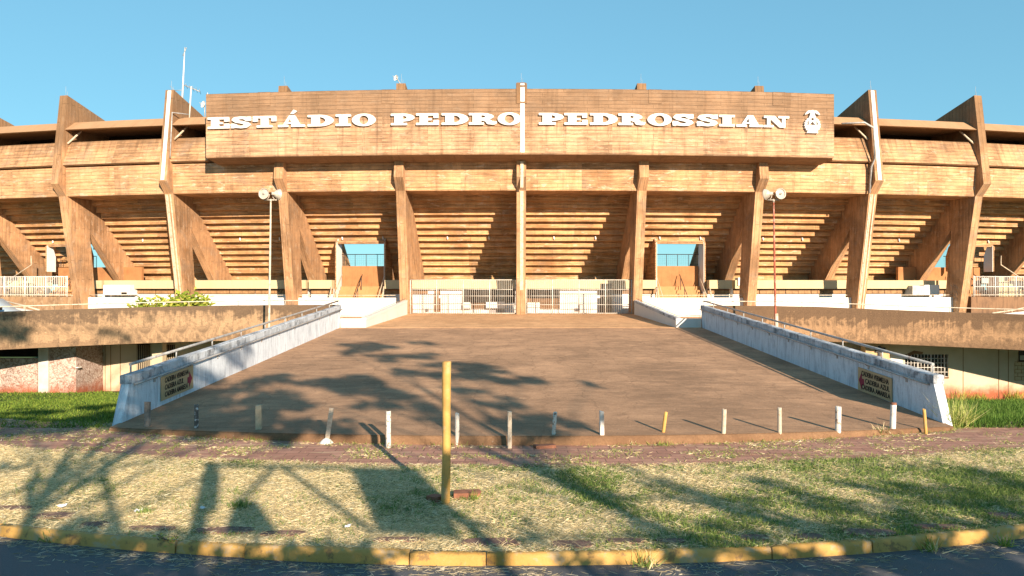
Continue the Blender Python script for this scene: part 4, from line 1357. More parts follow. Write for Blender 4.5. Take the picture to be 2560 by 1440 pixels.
# pale van parked at the left edge behind the parapet
v = thing('parked_van', (-25.6, 35.2, 0.95), 'pale blue van at the left edge behind the walkway parapet', 'van')
def van_ring(x, z0, z1, w0, w1): return [(x, 34.5, z0), (x, 34.5 + .05, z1), (x, 36.0 - .05, z1), (x, 36.0, z0)]
m = MB()
rows = [[(x, 34.4, .95 + .25), (x, 34.38, z * .55 + .95), (x, 34.55, z + .85), (x, 34.75, z + .95), (x, 35.65, z + .95), (x, 35.85, z + .85), (x, 36.02, z * .55 + .95), (x, 36.0, .95 + .25)] for x, z in ((-28.4, 1.5), (-28.1, 1.75), (-26.2, 1.78), (-25.2, 1.62), (-24.55, 1.12), (-23.75, 0.85), (-23.6, 0.6))]
m.grid(rows, 0, True, True); m.face(rows[0]); m.face(rows[-1])
m.build('body', M['van_paint'], v)
m = MB(); m.hexa([(-25.15, 34.36, 2.0), (-24.55, 34.36, 2.0), (-24.75, 34.42, 2.4), (-25.15, 34.42, 2.4)], [(-25.15, 34.40, 2.0), (-24.55, 34.40, 2.0), (-24.75, 34.5, 2.4), (-25.15, 34.5, 2.4)])
m.build('side_window', M['glass'], v)
m = MB(); m.box(-24.45, -24.3, 34.15, 34.33, 2.05, 2.2); m.build('wing_mirror', M['black_paint'], v)
for x in (-27.6, -24.6):
    m = MB(); m.lathe((x, 34.36, 1.27), (0, 1, 0), [(-.02, .02), (-.02, .30), (0.02, .33), (.18, .33), (.2, .2)], 16); m.build('wheel', M['black_paint'], v)

# ---------------------------------------------------------------- rooms below the walkway
def low_left():
    b = thing('low_building', (-17, 37, -2.5), 'low rooms under the left walkway with pink stucco panels and beige wall', 'building')
    # stucco panels stand a little forward, white pier between them
    zg = -2.7
    def flat(name, px0, px1, zb, zt_, Y, thick, mat, par=b):
        m = MB(); x0, x1 = (px0 - 1280) / F * Y, (px1 - 1280) / F * Y
        m.box(x0, x1, Y, Y + thick, zb, zt_); return m.build(name, mat, par)
    flat('stucco_panel', -400, 94, zg, -0.38, 35.6, 0.25, M['stucco'])
    flat('stucco_panel', 121.5, 190, zg, 0.70, 35.62, 2.4, M['stucco'])
    flat('pier', 95.5, 120.5, zg, 0.72, 35.5, 0.5, plain_soil)
    flat('dark_interior', -400, 94, -0.4, 0.9, 36.6, 0.2, M['dark'])
    w = flat('wall', 190, 960, zg, 0.85, 38.0, 0.25, M['beige_soil'])
    for px in (262, 276, 300):
        flat('panel_joint', px, px + 1.2, zg, 0.8, 37.985, 0.03, M['brown_vent'], w)
    d = flat('door', 342, 374, zg + .3, 0.15, 37.95, 0.08, M['dark'])
    m = MB()
    for k in range(7):
        x = (343.5 + k * 4.8 - 1280) / F * 37.93; m.tube([(x, 37.93, zg + .3), (x, 37.93, 0.1)], 0.02, 4)
    m.build('door_bars', M['beige'], d)
    flat('pillar', 380, 406, zg, 0.6, 36.9, 0.45, M['beige'])
    d = flat('window', 408, 436, -1.2, 0.1, 37.95, 0.08, M['dark'])
    m = MB()
    for k in range(6):
        x = (410 + k * 4.8 - 1280) / F * 37.93; m.tube([(x, 37.93, -1.2), (x, 37.93, 0.1)], 0.02, 4)
    m.build('window_bars', M['beige'], d)
    flat('fixture', 189.5, 195.5, -.85, -.80, 35.5, 0.3, M['white_paint'])


plain_soil = NT('white pier with red soil foot')
soil(plain_soil, plain_soil.mix(plain_soil.ramp(plain_soil.noise(plain_soil.uv(), 1.5, 5), (0.4, 0.0), (0.7, 1.0)), (0.64, 0.62, 0.58), (0.48, 0.44, 0.38)), -2.5, 0.7, 0.9)
plain_soil = plain_soil.m
low_left()


def low_right():
    b = thing('low_building', (19, 37.5, -2.7), 'low rooms under the right walkway with beige wall and white barred window', 'building')
    zg = -2.95
    Y = 37.5
    X = lambda px: (px - 1280) / F * Y
    Z = lambda py: CH - (py - 720) / F * Y
    m = MB()
    # wall with a real opening for the window
    wx0, wx1, wz0, wz1 = X(2262), X(2371), Z(943), Z(886)
    for x0, x1, z0, z1 in ((X(2212), wx0, zg, 0.7), (wx1, X(2900), zg, 0.7), (wx0, wx1, zg, wz0), (wx0, wx1, wz1, 0.7)):
        m.box(x0, x1, Y, Y + .25, z0, z1)
    wl = m.build('wall', M['beige_soil'], b)
    m = MB(); m.box(X(1880), X(2211), Y + .5, Y + .7, zg, 0.8); m.build('recess_wall', M['beige'], b)
    m = MB(); m.box(X(2150), X(2209), Y - .6, Y - .1, zg, 0.55); m.build('pillar', plain('ochre pillar', (0.52, 0.36, 0.19), 0.85), b)
    m = MB(); m.box(X(2173), X(2197), Y - .68, Y - .6, Z(878), Z(866)); m.box(X(2180), X(2186), Y - .66, Y - .6, Z(895), Z(862)); m.build('sign_bracket', M['dark_metal'], b)
    for px in (2407, 2496, 2520):
        m = MB(); m.box(X(px), X(px + 1.4), Y - .012, Y + .02, zg, 0.65); m.build('panel_joint', M['brown_vent'], wl)
    wn_ = MB(); wn_.box(wx0, wx1, Y + .2, Y + .24, wz0, wz1)
    win = wn_.build('window', M['glass'], b)
    m = MB()
    n = 13
    for k in range(n + 1):
        x = wx0 + (wx1 - wx0) * k / n; m.tube([(x, Y + .05, wz0), (x, Y + .05, wz1)], 0.02 if k % 4 else 0.04, 4)
    for k in range(5):
        z = wz0 + (wz1 - wz0) * (k + .1) / 5; m.tube([(wx0, Y + .05, z), (wx1, Y + .05, z)], 0.02, 4)
    m.build('window_grille', M['white_metal'], win)
    m = MB(); m.box(wx0, wx1, Y - .05, Y + .2, wz0 - .06, wz0); m.build('sill', M['brown_vent'], win)
    x0, x1 = X(2536), X(2620)
    m = MB(); m.box(x0, x1, Y - .02, Y + .02, Z(951), Z(905)); bk = m.build('blocked_window', M['cornice'], b)
    m = MB(); m.box(X(2546), x1, Y - .03, Y + .03, Z(905), Z(876)); m.build('pane', M['glass'], bk)
    m = MB(); m.box(X(2549), X(2580), Y - .04, Y - .02, Z(900), Z(888)); m.build('name_plate', M['notice'], bk)
    m = MB()
    for k in range(6):
        z = Z(951) + (Z(905) - Z(951)) * k / 5; m.box(x0, x1, Y - .03, Y - .02, z, z + .02)
    for k in range(10):
        x = x0 + (k % 2) * .15 + (k // 2) * .34; z = Z(951) + (Z(905) - Z(951)) * (k % 2) / 5
        for q in range(3): m.box(x, x + .02, Y - .03, Y - .02, z + q * .36, z + q * .36 + .19)
    m.build('brick_joints', M['brown_vent'], bk)
    m = MB(); m.box(X(2226), X(2256), Y - .02, Y, Z(917), Z(889)); m.build('wall_notice', M['white_wall'], b)
    m = MB()
    pts = [(2268, 884), (2285, 876), (2308, 880), (2306, 886), (2290, 885), (2270, 889)]
    m.prism([(X(a), Y - .004, Z(c)) for a, c in pts], [(X(a), Y - .0, Z(c)) for a, c in pts]); m.build('bare_patch', M['brown_vent'], wl)


low_right()

# ---------------------------------------------------------------- posts at the foot of the ramp
POSTS = [  # base x, base y, top x, top y, width, kind, label
    (368, 1079, 369, 1005, 12, 'wood_grey', 'square', 'grey weathered wooden bollard beside the left ramp wall'),
    (491, 1086, 491, 1012, 10, 'peeling_dark', 'round', 'thin dark bollard with flaking white paint, second from the left wall'),
    (647, 1092, 647, 1013, 14, 'wood_pale', 'square', 'square pale wooden bollard, third from the left wall'),
    (817, 1108, 829, 1020, 11, 'concrete_post', 'square', 'pale square bollard leaning to the right on a white lump of mortar'),
    (971, 1122, 971, 1028, 13, 'peeling', 'round', 'stout white peeling bollard just left of the tall yellow post'),
    (1143, 1113, 1143, 1033, 11, 'peeling', 'round', 'white peeling bollard just right of the tall yellow post'),
    (1274, 1122, 1274, 1029, 10, 'concrete_post', 'square', 'upright pale square bollard second to the right of the tall yellow post'),
    (1382, 1110, 1388, 1031, 10, 'peeling', 'round', 'white bollard tilted slightly right, third to the right of the tall yellow post'),
    (1505, 1111, 1504, 1028, 10, 'white_metal', 'square', 'clean white slim square bollard left of the yellow leaning one'),
    (1655, 1104, 1665, 1030, 9, 'yellow_paint', 'round', 'short yellow bollard leaning right with green weeds at its foot'),
    (1808, 1105, 1811, 1023, 11, 'concrete_post', 'round', 'round greyish bollard just right of the yellow leaning one'),
    (1949, 1101, 1949, 1020, 10, 'concrete_post', 'round', 'slim cream bollard left of the rust marked one'),
    (2095, 1094, 2096, 1016, 14, 'peeling', 'round', 'stout white bollard with rust brown peeled patches'),
    (2231, 1085, 2234, 1008, 14, 'white_metal', 'round', 'stout cream bollard with brown cap before the right sign'),
    (2315, 1086, 2310, 1023, 8, 'yellow_paint', 'round', 'thin yellow bollard leaning left at the end of the right wall'),
]
for bx, by, tx_, ty, wpx, mat, kind, lab in POSTS:
    D = F * CH / (by - 720.0)
    b = at(bx, by, D); b.z = 0
    t = at(tx_, ty, D)
    w = wpx * D / F
    rb = random.Random(bx)
    m = MB()
    ax = (t - b)
    n = 10 if kind == 'round' else 4
    rows = []
    for k in range(9):
        f = k / 8
        c = b + ax * f - Vector((0, 0, 0.12 if k == 0 else 0))
        rad = w / 2 * (1.0 if kind == 'round' else 1.0) * (1 + rb.uniform(-.04, .04)) * (0.96 if k == 8 else 1)
        ring = []
        for j in range(n):
            a = 2 * math.pi * (j + .5) / n + (0.12 if kind == 'square' else 0)
            q = rad if kind == 'round' else rad * 1.38
            ring.append(c + Vector((math.cos(a) * q, math.sin(a) * q, rb.uniform(-.012, .012) if k == 8 else 0)))
        rows.append(ring)
    m.grid(rows, 0, kind == 'round', True)
    m.face(rows[-1])
    o = m.build('bollard', M[mat])
    tag(o, lab, 'bollard', 'bollards along the foot of the ramp')
    if bx == 817:
        m2 = MB(); m2.lathe(b + Vector((0.0, -.02, -.02)), (0, 0, 1), [(0, .15), (.05, .13), (.10, .08), (.13, .03)], 9); m2.build('mortar_lump', M['white_wall'], o)
    if bx == 2231:
        m2 = MB(); m2.lathe(t, ax, [(-.03, w * .53), (.012, w * .53), (.016, .01)], 10); m2.build('cap', M['brick_red'], o)

# tall yellow post and the broken bricks at its foot
D = F * CH / (1258 - 720.0)
b = at(1113, 1258, D); t = at(1118, 905, D)
m = MB()
rows = []
for k in range(13):
    f = k / 12; c = b + (t - b) * f - Vector((0, 0, .15 if k == 0 else 0)) + Vector((0.008 * math.sin(f * 5), 0, 0))
    rad = 0.062 * (1 + .05 * math.sin(f * 7 + 1))
    rows.append([c + Vector((math.cos(2 * math.pi * j / 14) * rad, math.sin(2 * math.pi * j / 14) * rad, 0)) for j in range(14)])
rows.append([t + Vector((math.cos(2 * math.pi * j / 14) * .052, math.sin(2 * math.pi * j / 14) * .052, .012)) for j in range(14)])
m.grid(rows, 0, True, True); m.face(rows[-1])
tag(m.build('post', M['yellow_paint']), 'tall round yellow post standing alone in the straw verge', 'post')
for cx, cy, ww, dd, hh, a, lab in ((1168, 1243, .40, .2, .085, 0.1, 'long flat broken brick lying right of the tall yellow post'), (1090, 1252, .22, .18, .08, -0.6, 'small dark brick lying left of the tall yellow post'),
                                   (1362, 1121, .42, .2, .07, .3, 'broken red tile lying below the ramp edge by the leaning white bollard')):
    p = surf(cx, cy)
    m = MB(); rb = random.Random(cx)
    ring = []
    for x, y in ((-.5, -.5), (0, -.54), (.46, -.5), (.52, 0), (.46, .5), (-.1, .52), (-.5, .42)):
        X, Y = x * ww, y * dd
        ring.append((p.x + X * math.cos(a) - Y * math.sin(a), p.y + X * math.sin(a) + Y * math.cos(a)))
    m.hexa([(x, y, -.02) for x, y in ring], [(x, y, hh + rb.uniform(-.012, .012)) for x, y in ring])
    tag(m.build('broken_brick', M['brick_red']), lab, 'brick', 'broken bricks on the ground')

# ---------------------------------------------------------------- floodlight posts
def floodlight(px, top_px, side):
    D = 33.8
    t = at(top_px, 500, D)
    b = at(px, 820, D); zb = gz(b.x, D) - .1
    f = thing('floodlight', (b.x, D, zb), 'slim whitish floodlight post with two round lamps behind the left ramp wall' if side < 0 else 'slim rust red floodlight post with two round lamps behind the right ramp wall', 'floodlight', 'floodlight posts')
    m = MB(); m.tube([(b.x, D, zb), (b.x + (t.x - b.x) * .3, D, 1.5), (b.x + (t.x - b.x) * .7, D, 4.5), (t.x, D, t.z)], [.06, .055, .048, .036], 8)
    m.build('pole', M['cream_metal'] if side < 0 else M['red_pole'], f)
    m = MB()
    m.tube([(t.x - .28, D, t.z), (t.x + .28, D, t.z)], 0.03, 6); m.tube([(t.x, D, t.z - .1), (t.x, D, t.z + .05)], .05, 6)
    m.build('crossarm', M['lamp_shell'], f)
    if side > 0:
        m = MB(); m.tube([(b.x, D, zb), (b.x, D, 1.9)], 0.085, 8); m.build('white_sleeve', M['cream_metal'], f)
    for k in (-1, 1):
        c = Vector((t.x + k * .27 + (0.02 if side < 0 else -.02), D - .05, t.z + .27))
        face_out = (k == -1) == (side < 0)
        ax = Vector((0.15 * k, -1.0, 0.12)) if not face_out else Vector((-.25 * k, -1, .10))
        if face_out: ax = Vector((.2 * side, -1, .05))
        else: ax = Vector((-.75 * side, 0.75, -.05))
        m = MB()
        m.lathe(c, ax, [(-.26, .03), (-.25, .07), (-.12, .09), (-.10, .12), (.0, .20), (.10, .25), (.13, .262), (.14, .255), (.10, .235), (.0, .17), (-.06, .08)], 20)
        h = m.build('lamp_head', M['lamp_shell'], f)
        m = MB(); m.lathe(c, ax, [(.06, .225), (.085, .12), (.09, .01)], 20); m.build('lens', M['lamp_glass'], h)
        m = MB(); m.lathe(c, ax, [(.05, .02), (.10, .05), (.14, .05), (.16, .02)], 10); m.build('bulb', M['lamp_shell'], h)
        m = MB()
        for q in (-1, 1): m.tube([c + Vector((q * .2, 0, 0)), c + Vector((q * .17, 0, -.16)), c + Vector((q * .07, 0, -.27))], .018, 5)
        m.build('bracket', M['lamp_shell'], h)


floodlight(671, 677, -1)
floodlight(1941, 1934, 1)

# ---------------------------------------------------------------- aerials on the roof
def roof_pt(px, r, z):
    return S(pxth(px, r), r, z)


p = roof_pt(453, 163.6, 15.0); D = p.y
t = at(462, 118, D)
a = thing('antenna_mast', tuple(p), 'tall thin whitish radio mast on the roof left of the banner', 'antenna')
m = MB(); m.tube([p, p + (t - p) * .5, p + (t - p) * .93], [.075, .055, .035], 7); m.build('mast', M['white_metal'], a)
m = MB(); q = p + (t - p) * .93
m.tube([q, t], .03, 5); m.tube([q + Vector((-.12, 0, -.25)), q + Vector((.14, 0, .35))], .03, 5); m.build('aerial_tip', M['rail_metal'], a)
m = MB(); q = p + (t - p) * .42
m.tube([q, at(437, 226, D)], .02, 4); m.tube([at(437, 226, D), at(424, 214, D)], .012, 4); m.build('guy_wire', M['rail_metal'], a)
p = roof_pt(473, 163.4, 15.0); D = p.y
a = thing('yagi_antenna', tuple(p), 'small rod antenna with slanting boom on a short mast left of the banner', 'antenna')
m = MB(); m.tube([p, at(478, 216, D)], .05, 6); m.build('mast', M['white_metal'], a)
m = MB(); u, w_ = at(458, 212, D), at(500, 229, D)
m.tube([u, w_], .035, 5)
for k in range(6):
    c = u + (w_ - u) * (k / 5); m.tube([c + Vector((.12, -.4, .08)), c + Vector((-.12, .4, -.08))], .014, 4)
m.build('boom', M['rail_metal'], a)
def dish(px, py, base, rad, lab, ax):
    c = at(px, py, base.y)
    a = thing('dish_antenna', tuple(base), lab, 'antenna', 'dish antennas on the roof')
    m = MB(); m.tube([base, c + Vector((.08, .05, -.05))], .035, 6); m.build('mast', M['rail_metal'], a)
    m = MB(); m.lathe(c, ax, [(-.10, .01), (-.085, rad * .5), (-.03, rad * .85), (.03, rad), (.04, rad), (-.015, rad * .85), (-.07, rad * .5), (-.08, .01)], 18); m.build('dish', M['white_paint'], a)
    m = MB(); m.tube([c + Vector(ax).normalized() * -.08, c + Vector(ax).normalized() * .3], .02, 5); m.build('feed_arm', M['rail_metal'], a)
dish(508, 261, roof_pt(512, 164.2, 15.0), .24, 'small white dish on the canopy at the left end of the banner', (-.55, -.8, .2))
m = MB(); q = roof_pt(516, 164.4, 15.0); m.tube([q, at(519, 232, q.y)], .03, 5)
tag(m.build('roof_rod', M['white_metal']), 'thin white rod standing against the left end of the banner', 'rod')
dish(990, 195, S(TH(-1), 164.9, 16.7), .2, 'small white dish on a buttress top above the banner', (-.6, -.75, .25))

# ---------------------------------------------------------------- leaves, bush, weeds
def blades_object(name, base, tip, width, tint, bend=None):
    """many pointed blades as one mesh: base, tip (n x 3), width (n), tint (n x 3)"""
    n = len(base)
    d = tip - base
    side = np.cross(d, np.array([0, 0, 1.0]))
    bad = np.linalg.norm(side, axis=1) < 1e-4
    side[bad] = np.array([1.0, 0, 0])
    ang = rng.uniform(0, 6.283, n)
    side = side / np.linalg.norm(side, axis=1)[:, None]
    up = np.cross(side, d); up /= np.maximum(np.linalg.norm(up, axis=1), 1e-6)[:, None]
    side = side * np.cos(ang)[:, None] + up * np.sin(ang)[:, None]
    mid = base + d * 0.55 + (bend if bend is not None else 0)
    w = width[:, None] * 0.5
    V = np.stack([base - side * w, base + side * w, mid + side * w * .85, tip, mid - side * w * .85], axis=1).reshape(-1, 3)
    me = bpy.data.meshes.new(name)
    me.vertices.add(5 * n); me.vertices.foreach_set('co', V.ravel())
    me.loops.add(5 * n); me.loops.foreach_set('vertex_index', np.arange(5 * n, dtype=np.int32))
    me.polygons.add(n); me.polygons.foreach_set('loop_start', np.arange(0, 5 * n, 5, dtype=np.int32))
    me.polygons.foreach_set('loop_total', np.full(n, 5, dtype=np.int32))
    me.update(calc_edges=True)
    ca = me.color_attributes.new('tint', 'FLOAT_COLOR', 'POINT')
    c = np.ones((5 * n, 4)); c[:, :3] = np.repeat(tint, 5, axis=0)
    ca.data.foreach_set('color', c.ravel().astype(np.float32))
    me.materials.append(M['blade'])
    o = bpy.data.objects.new(name, me); COL.objects.link(o); ORG[o.name] = Vector((0, 0, 0))
    return o


def rand_dir(n, up_lo, up_hi):
    a = rng.uniform(0, 2 * np.pi, n); e = rng.uniform(up_lo, up_hi, n)
    return np.stack([np.cos(a) * np.cos(e), np.sin(a) * np.cos(e), np.sin(e)], axis=1)


def tints(n, cols, jit=0.25):
    cols = np.array(cols); k = rng.integers(0, len(cols), n)
    return np.clip(cols[k] * rng.uniform(1 - jit, 1 + jit, n)[:, None], 0, 1)


def vnoise(x, y, s, seed):
    """cheap smooth value noise"""
    g = np.random.default_rng(seed).random((64, 64))
    X, Y = x / s + 1000, y / s + 1000
    i, j = np.floor(X).astype(int), np.floor(Y).astype(int)
    fx, fy = X - i, Y - j
    fx = fx * fx * (3 - 2 * fx); fy = fy * fy * (3 - 2 * fy)
    a = g[i % 64, j % 64]; b_ = g[(i + 1) % 64, j % 64]; c = g[i % 64, (j + 1) % 64]; d = g[(i + 1) % 64, (j + 1) % 64]
    return (a * (1 - fx) + b_ * fx) * (1 - fy) + (c * (1 - fx) + d * fx) * fy


STRAW = [(.76, .63, .36), (.82, .70, .43), (.66, .53, .29), (.50, .40, .22), (.84, .76, .54)]
GREEN = [(.14, .22, .05), (.20, .28, .07), (.10, .17, .04), (.28, .33, .11)]
LAWN = [(.05, .115, .015), (.08, .16, .02), (.10, .19, .03), (.13, .21, .04)]
vk = np.vectorize(kerbY); vw = np.vectorize(walkA); vwb = np.vectorize(walkB)

# dry cut grass and green regrowth on the verge
n = 300000
x = rng.uniform(-12, 12, n); t_ = rng.uniform(-0.02, 1.02, n)
y = vk(x) + 0.04 + t_ * (vw(x) - vk(x) - 0.04)
inside = np.zeros(n, bool)
for (sx0, sx1, sy0, sy1) in SLABS:
    inside |= (x > sx0 + .04) & (x < sx1 - .04) & (y > sy0 + .02) & (y < sy1 - .02) & (rng.random(n) < .93)
x, y = x[~inside], y[~inside]; n = len(x)
gn = 0.40 * vnoise(x, y, 1.3, 1) + 0.35 * vnoise(x, y, 0.35, 2) + 0.25 * vnoise(x, y, .12, 3) + np.clip((x - 0.6) * 0.04, -.12, .16)
isg = (gn + rng.normal(0, .13, n)) > 0.60
thin = rng.random(n) < np.clip(0.62 + 0.6 * (vnoise(x, y, .5, 5) - .3), .3, 1)
x, y, isg = x[thin], y[thin], isg[thin]; n = len(x)
L = np.where(isg, rng.uniform(.035, .10, n), rng.uniform(.03, .13, n))
d = np.where(isg[:, None], rand_dir(n, .3, 1.3), rand_dir(n, -.02, .38))
base = np.stack([x, y, np.where(isg, 0.0, rng.uniform(0.0, .035, n))], axis=1)
tip = base + d * L[:, None]; tip[:, 2] = np.maximum(tip[:, 2], .008)
tint = np.where(isg[:, None], tints(n, GREEN), tints(n, STRAW))
o = blades_object('dry_grass', base, tip, np.where(isg, rng.uniform(.005, .010, n), rng.uniform(.0025, .0055, n)), tint)
tag(o, 'dry cut straw with patches of green regrowth covering the roadside verge', 'grass', kind='stuff')

# tufts on the tile pavement and along its joints
n = 42000
x = rng.uniform(-16, 16, n); t_ = rng.uniform(0, 1, n)
y = vw(x) + t_ * (vwb(x) - vw(x))
g2 = 0.5 * vnoise(x, y * 2.4, .9, 8) + 0.5 * vnoise(x, y * 2.0, .3, 9) + 0.16 * (np.abs(t_ - .96) < .10) + .05 * (t_ < .1)
keep = (g2 + rng.normal(0, .05, n)) > np.where(x > 4, .56, .60)
x, y = x[keep], y[keep]; n = len(x)
isg = rng.random(n) < .42
base = np.stack([x, y, np.full(n, .01)], axis=1)
d = np.where(isg[:, None], rand_dir(n, .2, 1.2), rand_dir(n, -.02, .3)); L = rng.uniform(.04, .12, n)
tip = base + d * L[:, None]; tip[:, 2] = np.maximum(tip[:, 2], .015)
o = blades_object('pavement_grass', base, tip, rng.uniform(.005, .010, n), np.where(isg[:, None], tints(n, [(.2, .28, .05), (.28, .34, .08), (.14, .2, .04)]), tints(n, STRAW)))
tag(o, 'thin grass and straw scattered over the red tile pavement', 'grass', kind='stuff')

# lawns each side of the ramp
def lawn(side, n, lo, hi, lab):
    x = rng.uniform(9.75, 30, n) * 1.0
    x = np.where(rng.random(n) < .5, 9.9 + (x - 9.75) * .45, x)
    y = 15.9 + rng.random(n) ** 1.3 * 20.5
    x = x * (1 if side > 0 else -1) + (0.2 if side > 0 else .75)
    gzv = np.array([gz(a, b_) for a, b_ in zip(x, y)])
    base = np.stack([x, y, gzv], axis=1)
    d = rand_dir(n, .5, 1.45); L = rng.uniform(lo, hi, n) * (0.6 + .8 * vnoise(x, y, 1.2, 21))
    tip = base + d * L[:, None]
    pal = LAWN if side > 0 else [(.10, .17, .02), (.15, .23, .03), (.08, .14, .02), (.20, .26, .04)]
    o = blades_object('lawn', base, tip, rng.uniform(.012, .022, n) * (1 + (y - 16) * .03), tints(n, pal))
    tag(o, lab, 'lawn', kind='stuff')


lawn(-1, 45000, .05, .13, 'short mown lawn between the pavement and the left stucco wall')
lawn(1, 55000, .12, .30, 'lush dark green lawn between the pavement and the right beige wall')

# straw blown over the road
n = 5200
x = rng.uniform(-12, 12, n); off = rng.exponential(.20, n)
y = vk(x) - .16 - off
keep = (y > 6.0) & (vnoise(x, off * 5, .7, 31) + rng.normal(0, .1, n) > .36 + off * .08)
x, y = x[keep], y[keep]; n = len(x)
base = np.stack([x, y, np.full(n, -.126)], axis=1)
d = rand_dir(n, -.01, .12); d[:, 0] *= 1.6
tip = base + d * rng.uniform(.03, .12, n)[:, None]; tip[:, 2] = np.maximum(tip[:, 2], -.122)
o = blades_object('loose_straw', base, tip, rng.uniform(.004, .009, n), tints(n, [(.46, .40, .27), (.55, .50, .38), (.32, .27, .17)]))
tag(o, 'loose straw blown over the asphalt along the kerb', 'straw', kind='stuff')


def tuft(px, py, n, h, spread, cols, lab, cat='weed', name='weed_tuft', zoff=0.0, lean=0.5, w=.009, p=None):
    p = p or surf(px, py)
    base = np.array(p)[None, :] + np.stack([rng.normal(0, spread * .45, n), rng.normal(0, spread * .3, n), np.full(n, zoff)], axis=1)
    d = rand_dir(n, 1.2 - lean, 1.5)
    tip = base + d * (h * rng.uniform(.45, 1.05, n))[:, None]
    o = blades_object(name, base, tip, np.full(n, w) * rng.uniform(.7, 1.3, n), tints(n, cols))
    return tag(o, lab, cat, 'weeds growing at kerb, bollards and wall foot')


YG = [(.22, .30, .05), (.34, .38, .08), (.16, .24, .04)]
tuft(2362, 1085, 260, .85, .28, [(.50, .52, .18), (.40, .46, .12), (.60, .55, .25), (.30, .36, .08)], 'tall pale clump of grass against the end of the right ramp wall', 'grass clump', 'grass_clump', 0, .55, .012, Vector((9.95, 16.1, 0)))
tuft(133, 1345, 60, .20, .12, GREEN, 'green grass tuft in front of the kerb at the far left', lean=.7, p=surf(133, 1352))
tuft(1612, 1412, 70, .26, .16, GREEN + STRAW[:2], 'bushy green and straw tuft against the kerb right of the middle', lean=.9, p=surf(1612, 1416))
tuft(2325, 1372, 60, .22, .12, YG + STRAW[:1], 'light green tuft at the kerb joint near the right edge', lean=.8, p=surf(2325, 1378))
tuft(2512, 1362, 40, .2, .08, YG, 'small tuft below the kerb at the far right corner', lean=.8, p=surf(2512, 1366))
tuft(1150, 1250, 26, .26, .06, YG, 'few green blades behind the brick by the yellow post', lean=.4, p=surf(1185, 1256))
tuft(1660, 1115, 60, .14, .22, YG, 'green weeds round the foot of the leaning yellow bollard', lean=1.0)
tuft(1582, 1112, 40, .16, .12, STRAW + GREEN[:1], 'dry tuft below the ramp edge left of the leaning yellow bollard', lean=.9)
tuft(2205, 1082, 50, .26, .14, STRAW + GREEN[:2], 'straw coloured tuft left of the brown capped bollard', lean=.8)
tuft(640, 1098, 70, .13, .3, YG, 'green weeds at the foot of the square pale wooden bollard', lean=1.0)
tuft(600, 1270, 190, .15, .14, GREEN, 'dark green clump in the straw verge left of the middle', lean=.8)
tuft(360, 1285, 110, .13, .12, GREEN, 'small green clump in the straw verge near the left side', lean=.8)
for px, py, n_, h_, lab in ((2405, 995, 50, .9, 'thin dry stalks and weeds beside the joint of the right beige wall'), (2450, 1000, 120, .55, 'yellow green weeds along the foot of the right beige wall'), (2540, 998, 110, .75, 'yellow green weeds at the foot of the beige wall by the right edge')):
    tuft(px, py, n_, h_, .5, [(.40, .40, .08), (.5, .46, .12), (.28, .32, .06)], lab, lean=.5, w=.022, p=Vector(((px - 1280) / F * 37.1, 37.1, gz(18, 37.1))))

# broad leaved sprig in front of the kerb
def leafy(name, stems, leaf, per, cols, lab, cat, stem_r=.006):
    root = thing(name, tuple(stems[0][0]), lab, cat)
    m = MB()
    for s_ in stems: m.tube(s_, stem_r, 4)
    m.build('stem', M['bark'], root)
    B = []; T = []
    for s_ in stems:
        for k in range(per):
            f = rng.uniform(.25, 1.0) * (len(s_) - 1); i = min(int(f), len(s_) - 2)
            q = np.array(s_[i].lerp(s_[i + 1], f - i)) + rng.normal(0, leaf * .8, 3)
            B.append(q); T.append(q + rand_dir(1, -.3, .9)[0] * leaf * rng.uniform(.7, 1.3))
    B, T = np.array(B), np.array(T)
    o = blades_object('leaves', B, T, np.full(len(B), leaf * .55), tints(len(B), cols))
    org = ORG[root.name]
    co = np.empty(len(o.data.vertices) * 3); o.data.vertices.foreach_get('co', co)
    co = co.reshape(-1, 3) - np.array(org); o.data.vertices.foreach_set('co', co.ravel()); o.parent = root
    return root


p = surf(432, 1378)
leafy('leafy_weed', [[p, p + Vector((random.uniform(-.12, .12), random.uniform(-.04, .04), .1)), p + Vector((random.uniform(-.22, .2), 0, random.uniform(.14, .28)))] for _ in range(5)], .035, 16, YG, 'leafy green sprig with a dry stalk against the yellow kerb', 'weed')
bp = [at(px, 770, 41) for px in (350, 372, 395, 420, 432, 445, 455, 462, 470, 480, 492, 505, 520)]
hts = [.3, .45, .6, .25, .5, .75, .9, .8, .85, .9, .7, .6, .55]
stems = []
for q, h_ in zip(bp, hts):
    q = Vector((q.x, q.y, 1.1))
    for _ in range(3):
        a = Vector((random.uniform(-.25, .25), random.uniform(-.3, .3), .75 + h_ * .55)); stems.append([q, q + a * .6 + Vector((0, 0, .1)), q + a * 1.0 + Vector((random.uniform(-.15, .15), 0, h_ * .35))])
leafy('bush', stems, .26, 40, [(.26, .34, .04), (.38, .42, .06), (.18, .26, .03), (.48, .48, .10)], 'bright yellow green bush growing behind the left walkway parapet', 'bush', .015)

# litter
for px, py, s_, lab in ((157, 1271, .11, 'crumpled white paper lying in the straw at the far left'), (345, 1284, .09, 'small pale scrap of paper in the straw left of the thick shadow'), (870, 1323, .07, 'pale blue scrap of litter near the kerb left of the yellow post'), (506, 1277, .07, 'small white scrap in the thick post shadow')):
    p = surf(px, py); m = MB()
    rb = random.Random(px)
    g_ = [[p + Vector(((a - 1.5) * s_ / 3, (c - 1.5) * s_ / 3, .03 + rb.uniform(0, s_ * .4))) for a in range(4)] for c in range(4)]
    m.grid(g_)
    tag(m.build('paper_scrap', M['paper']), lab, 'litter', 'scraps of litter on the verge')

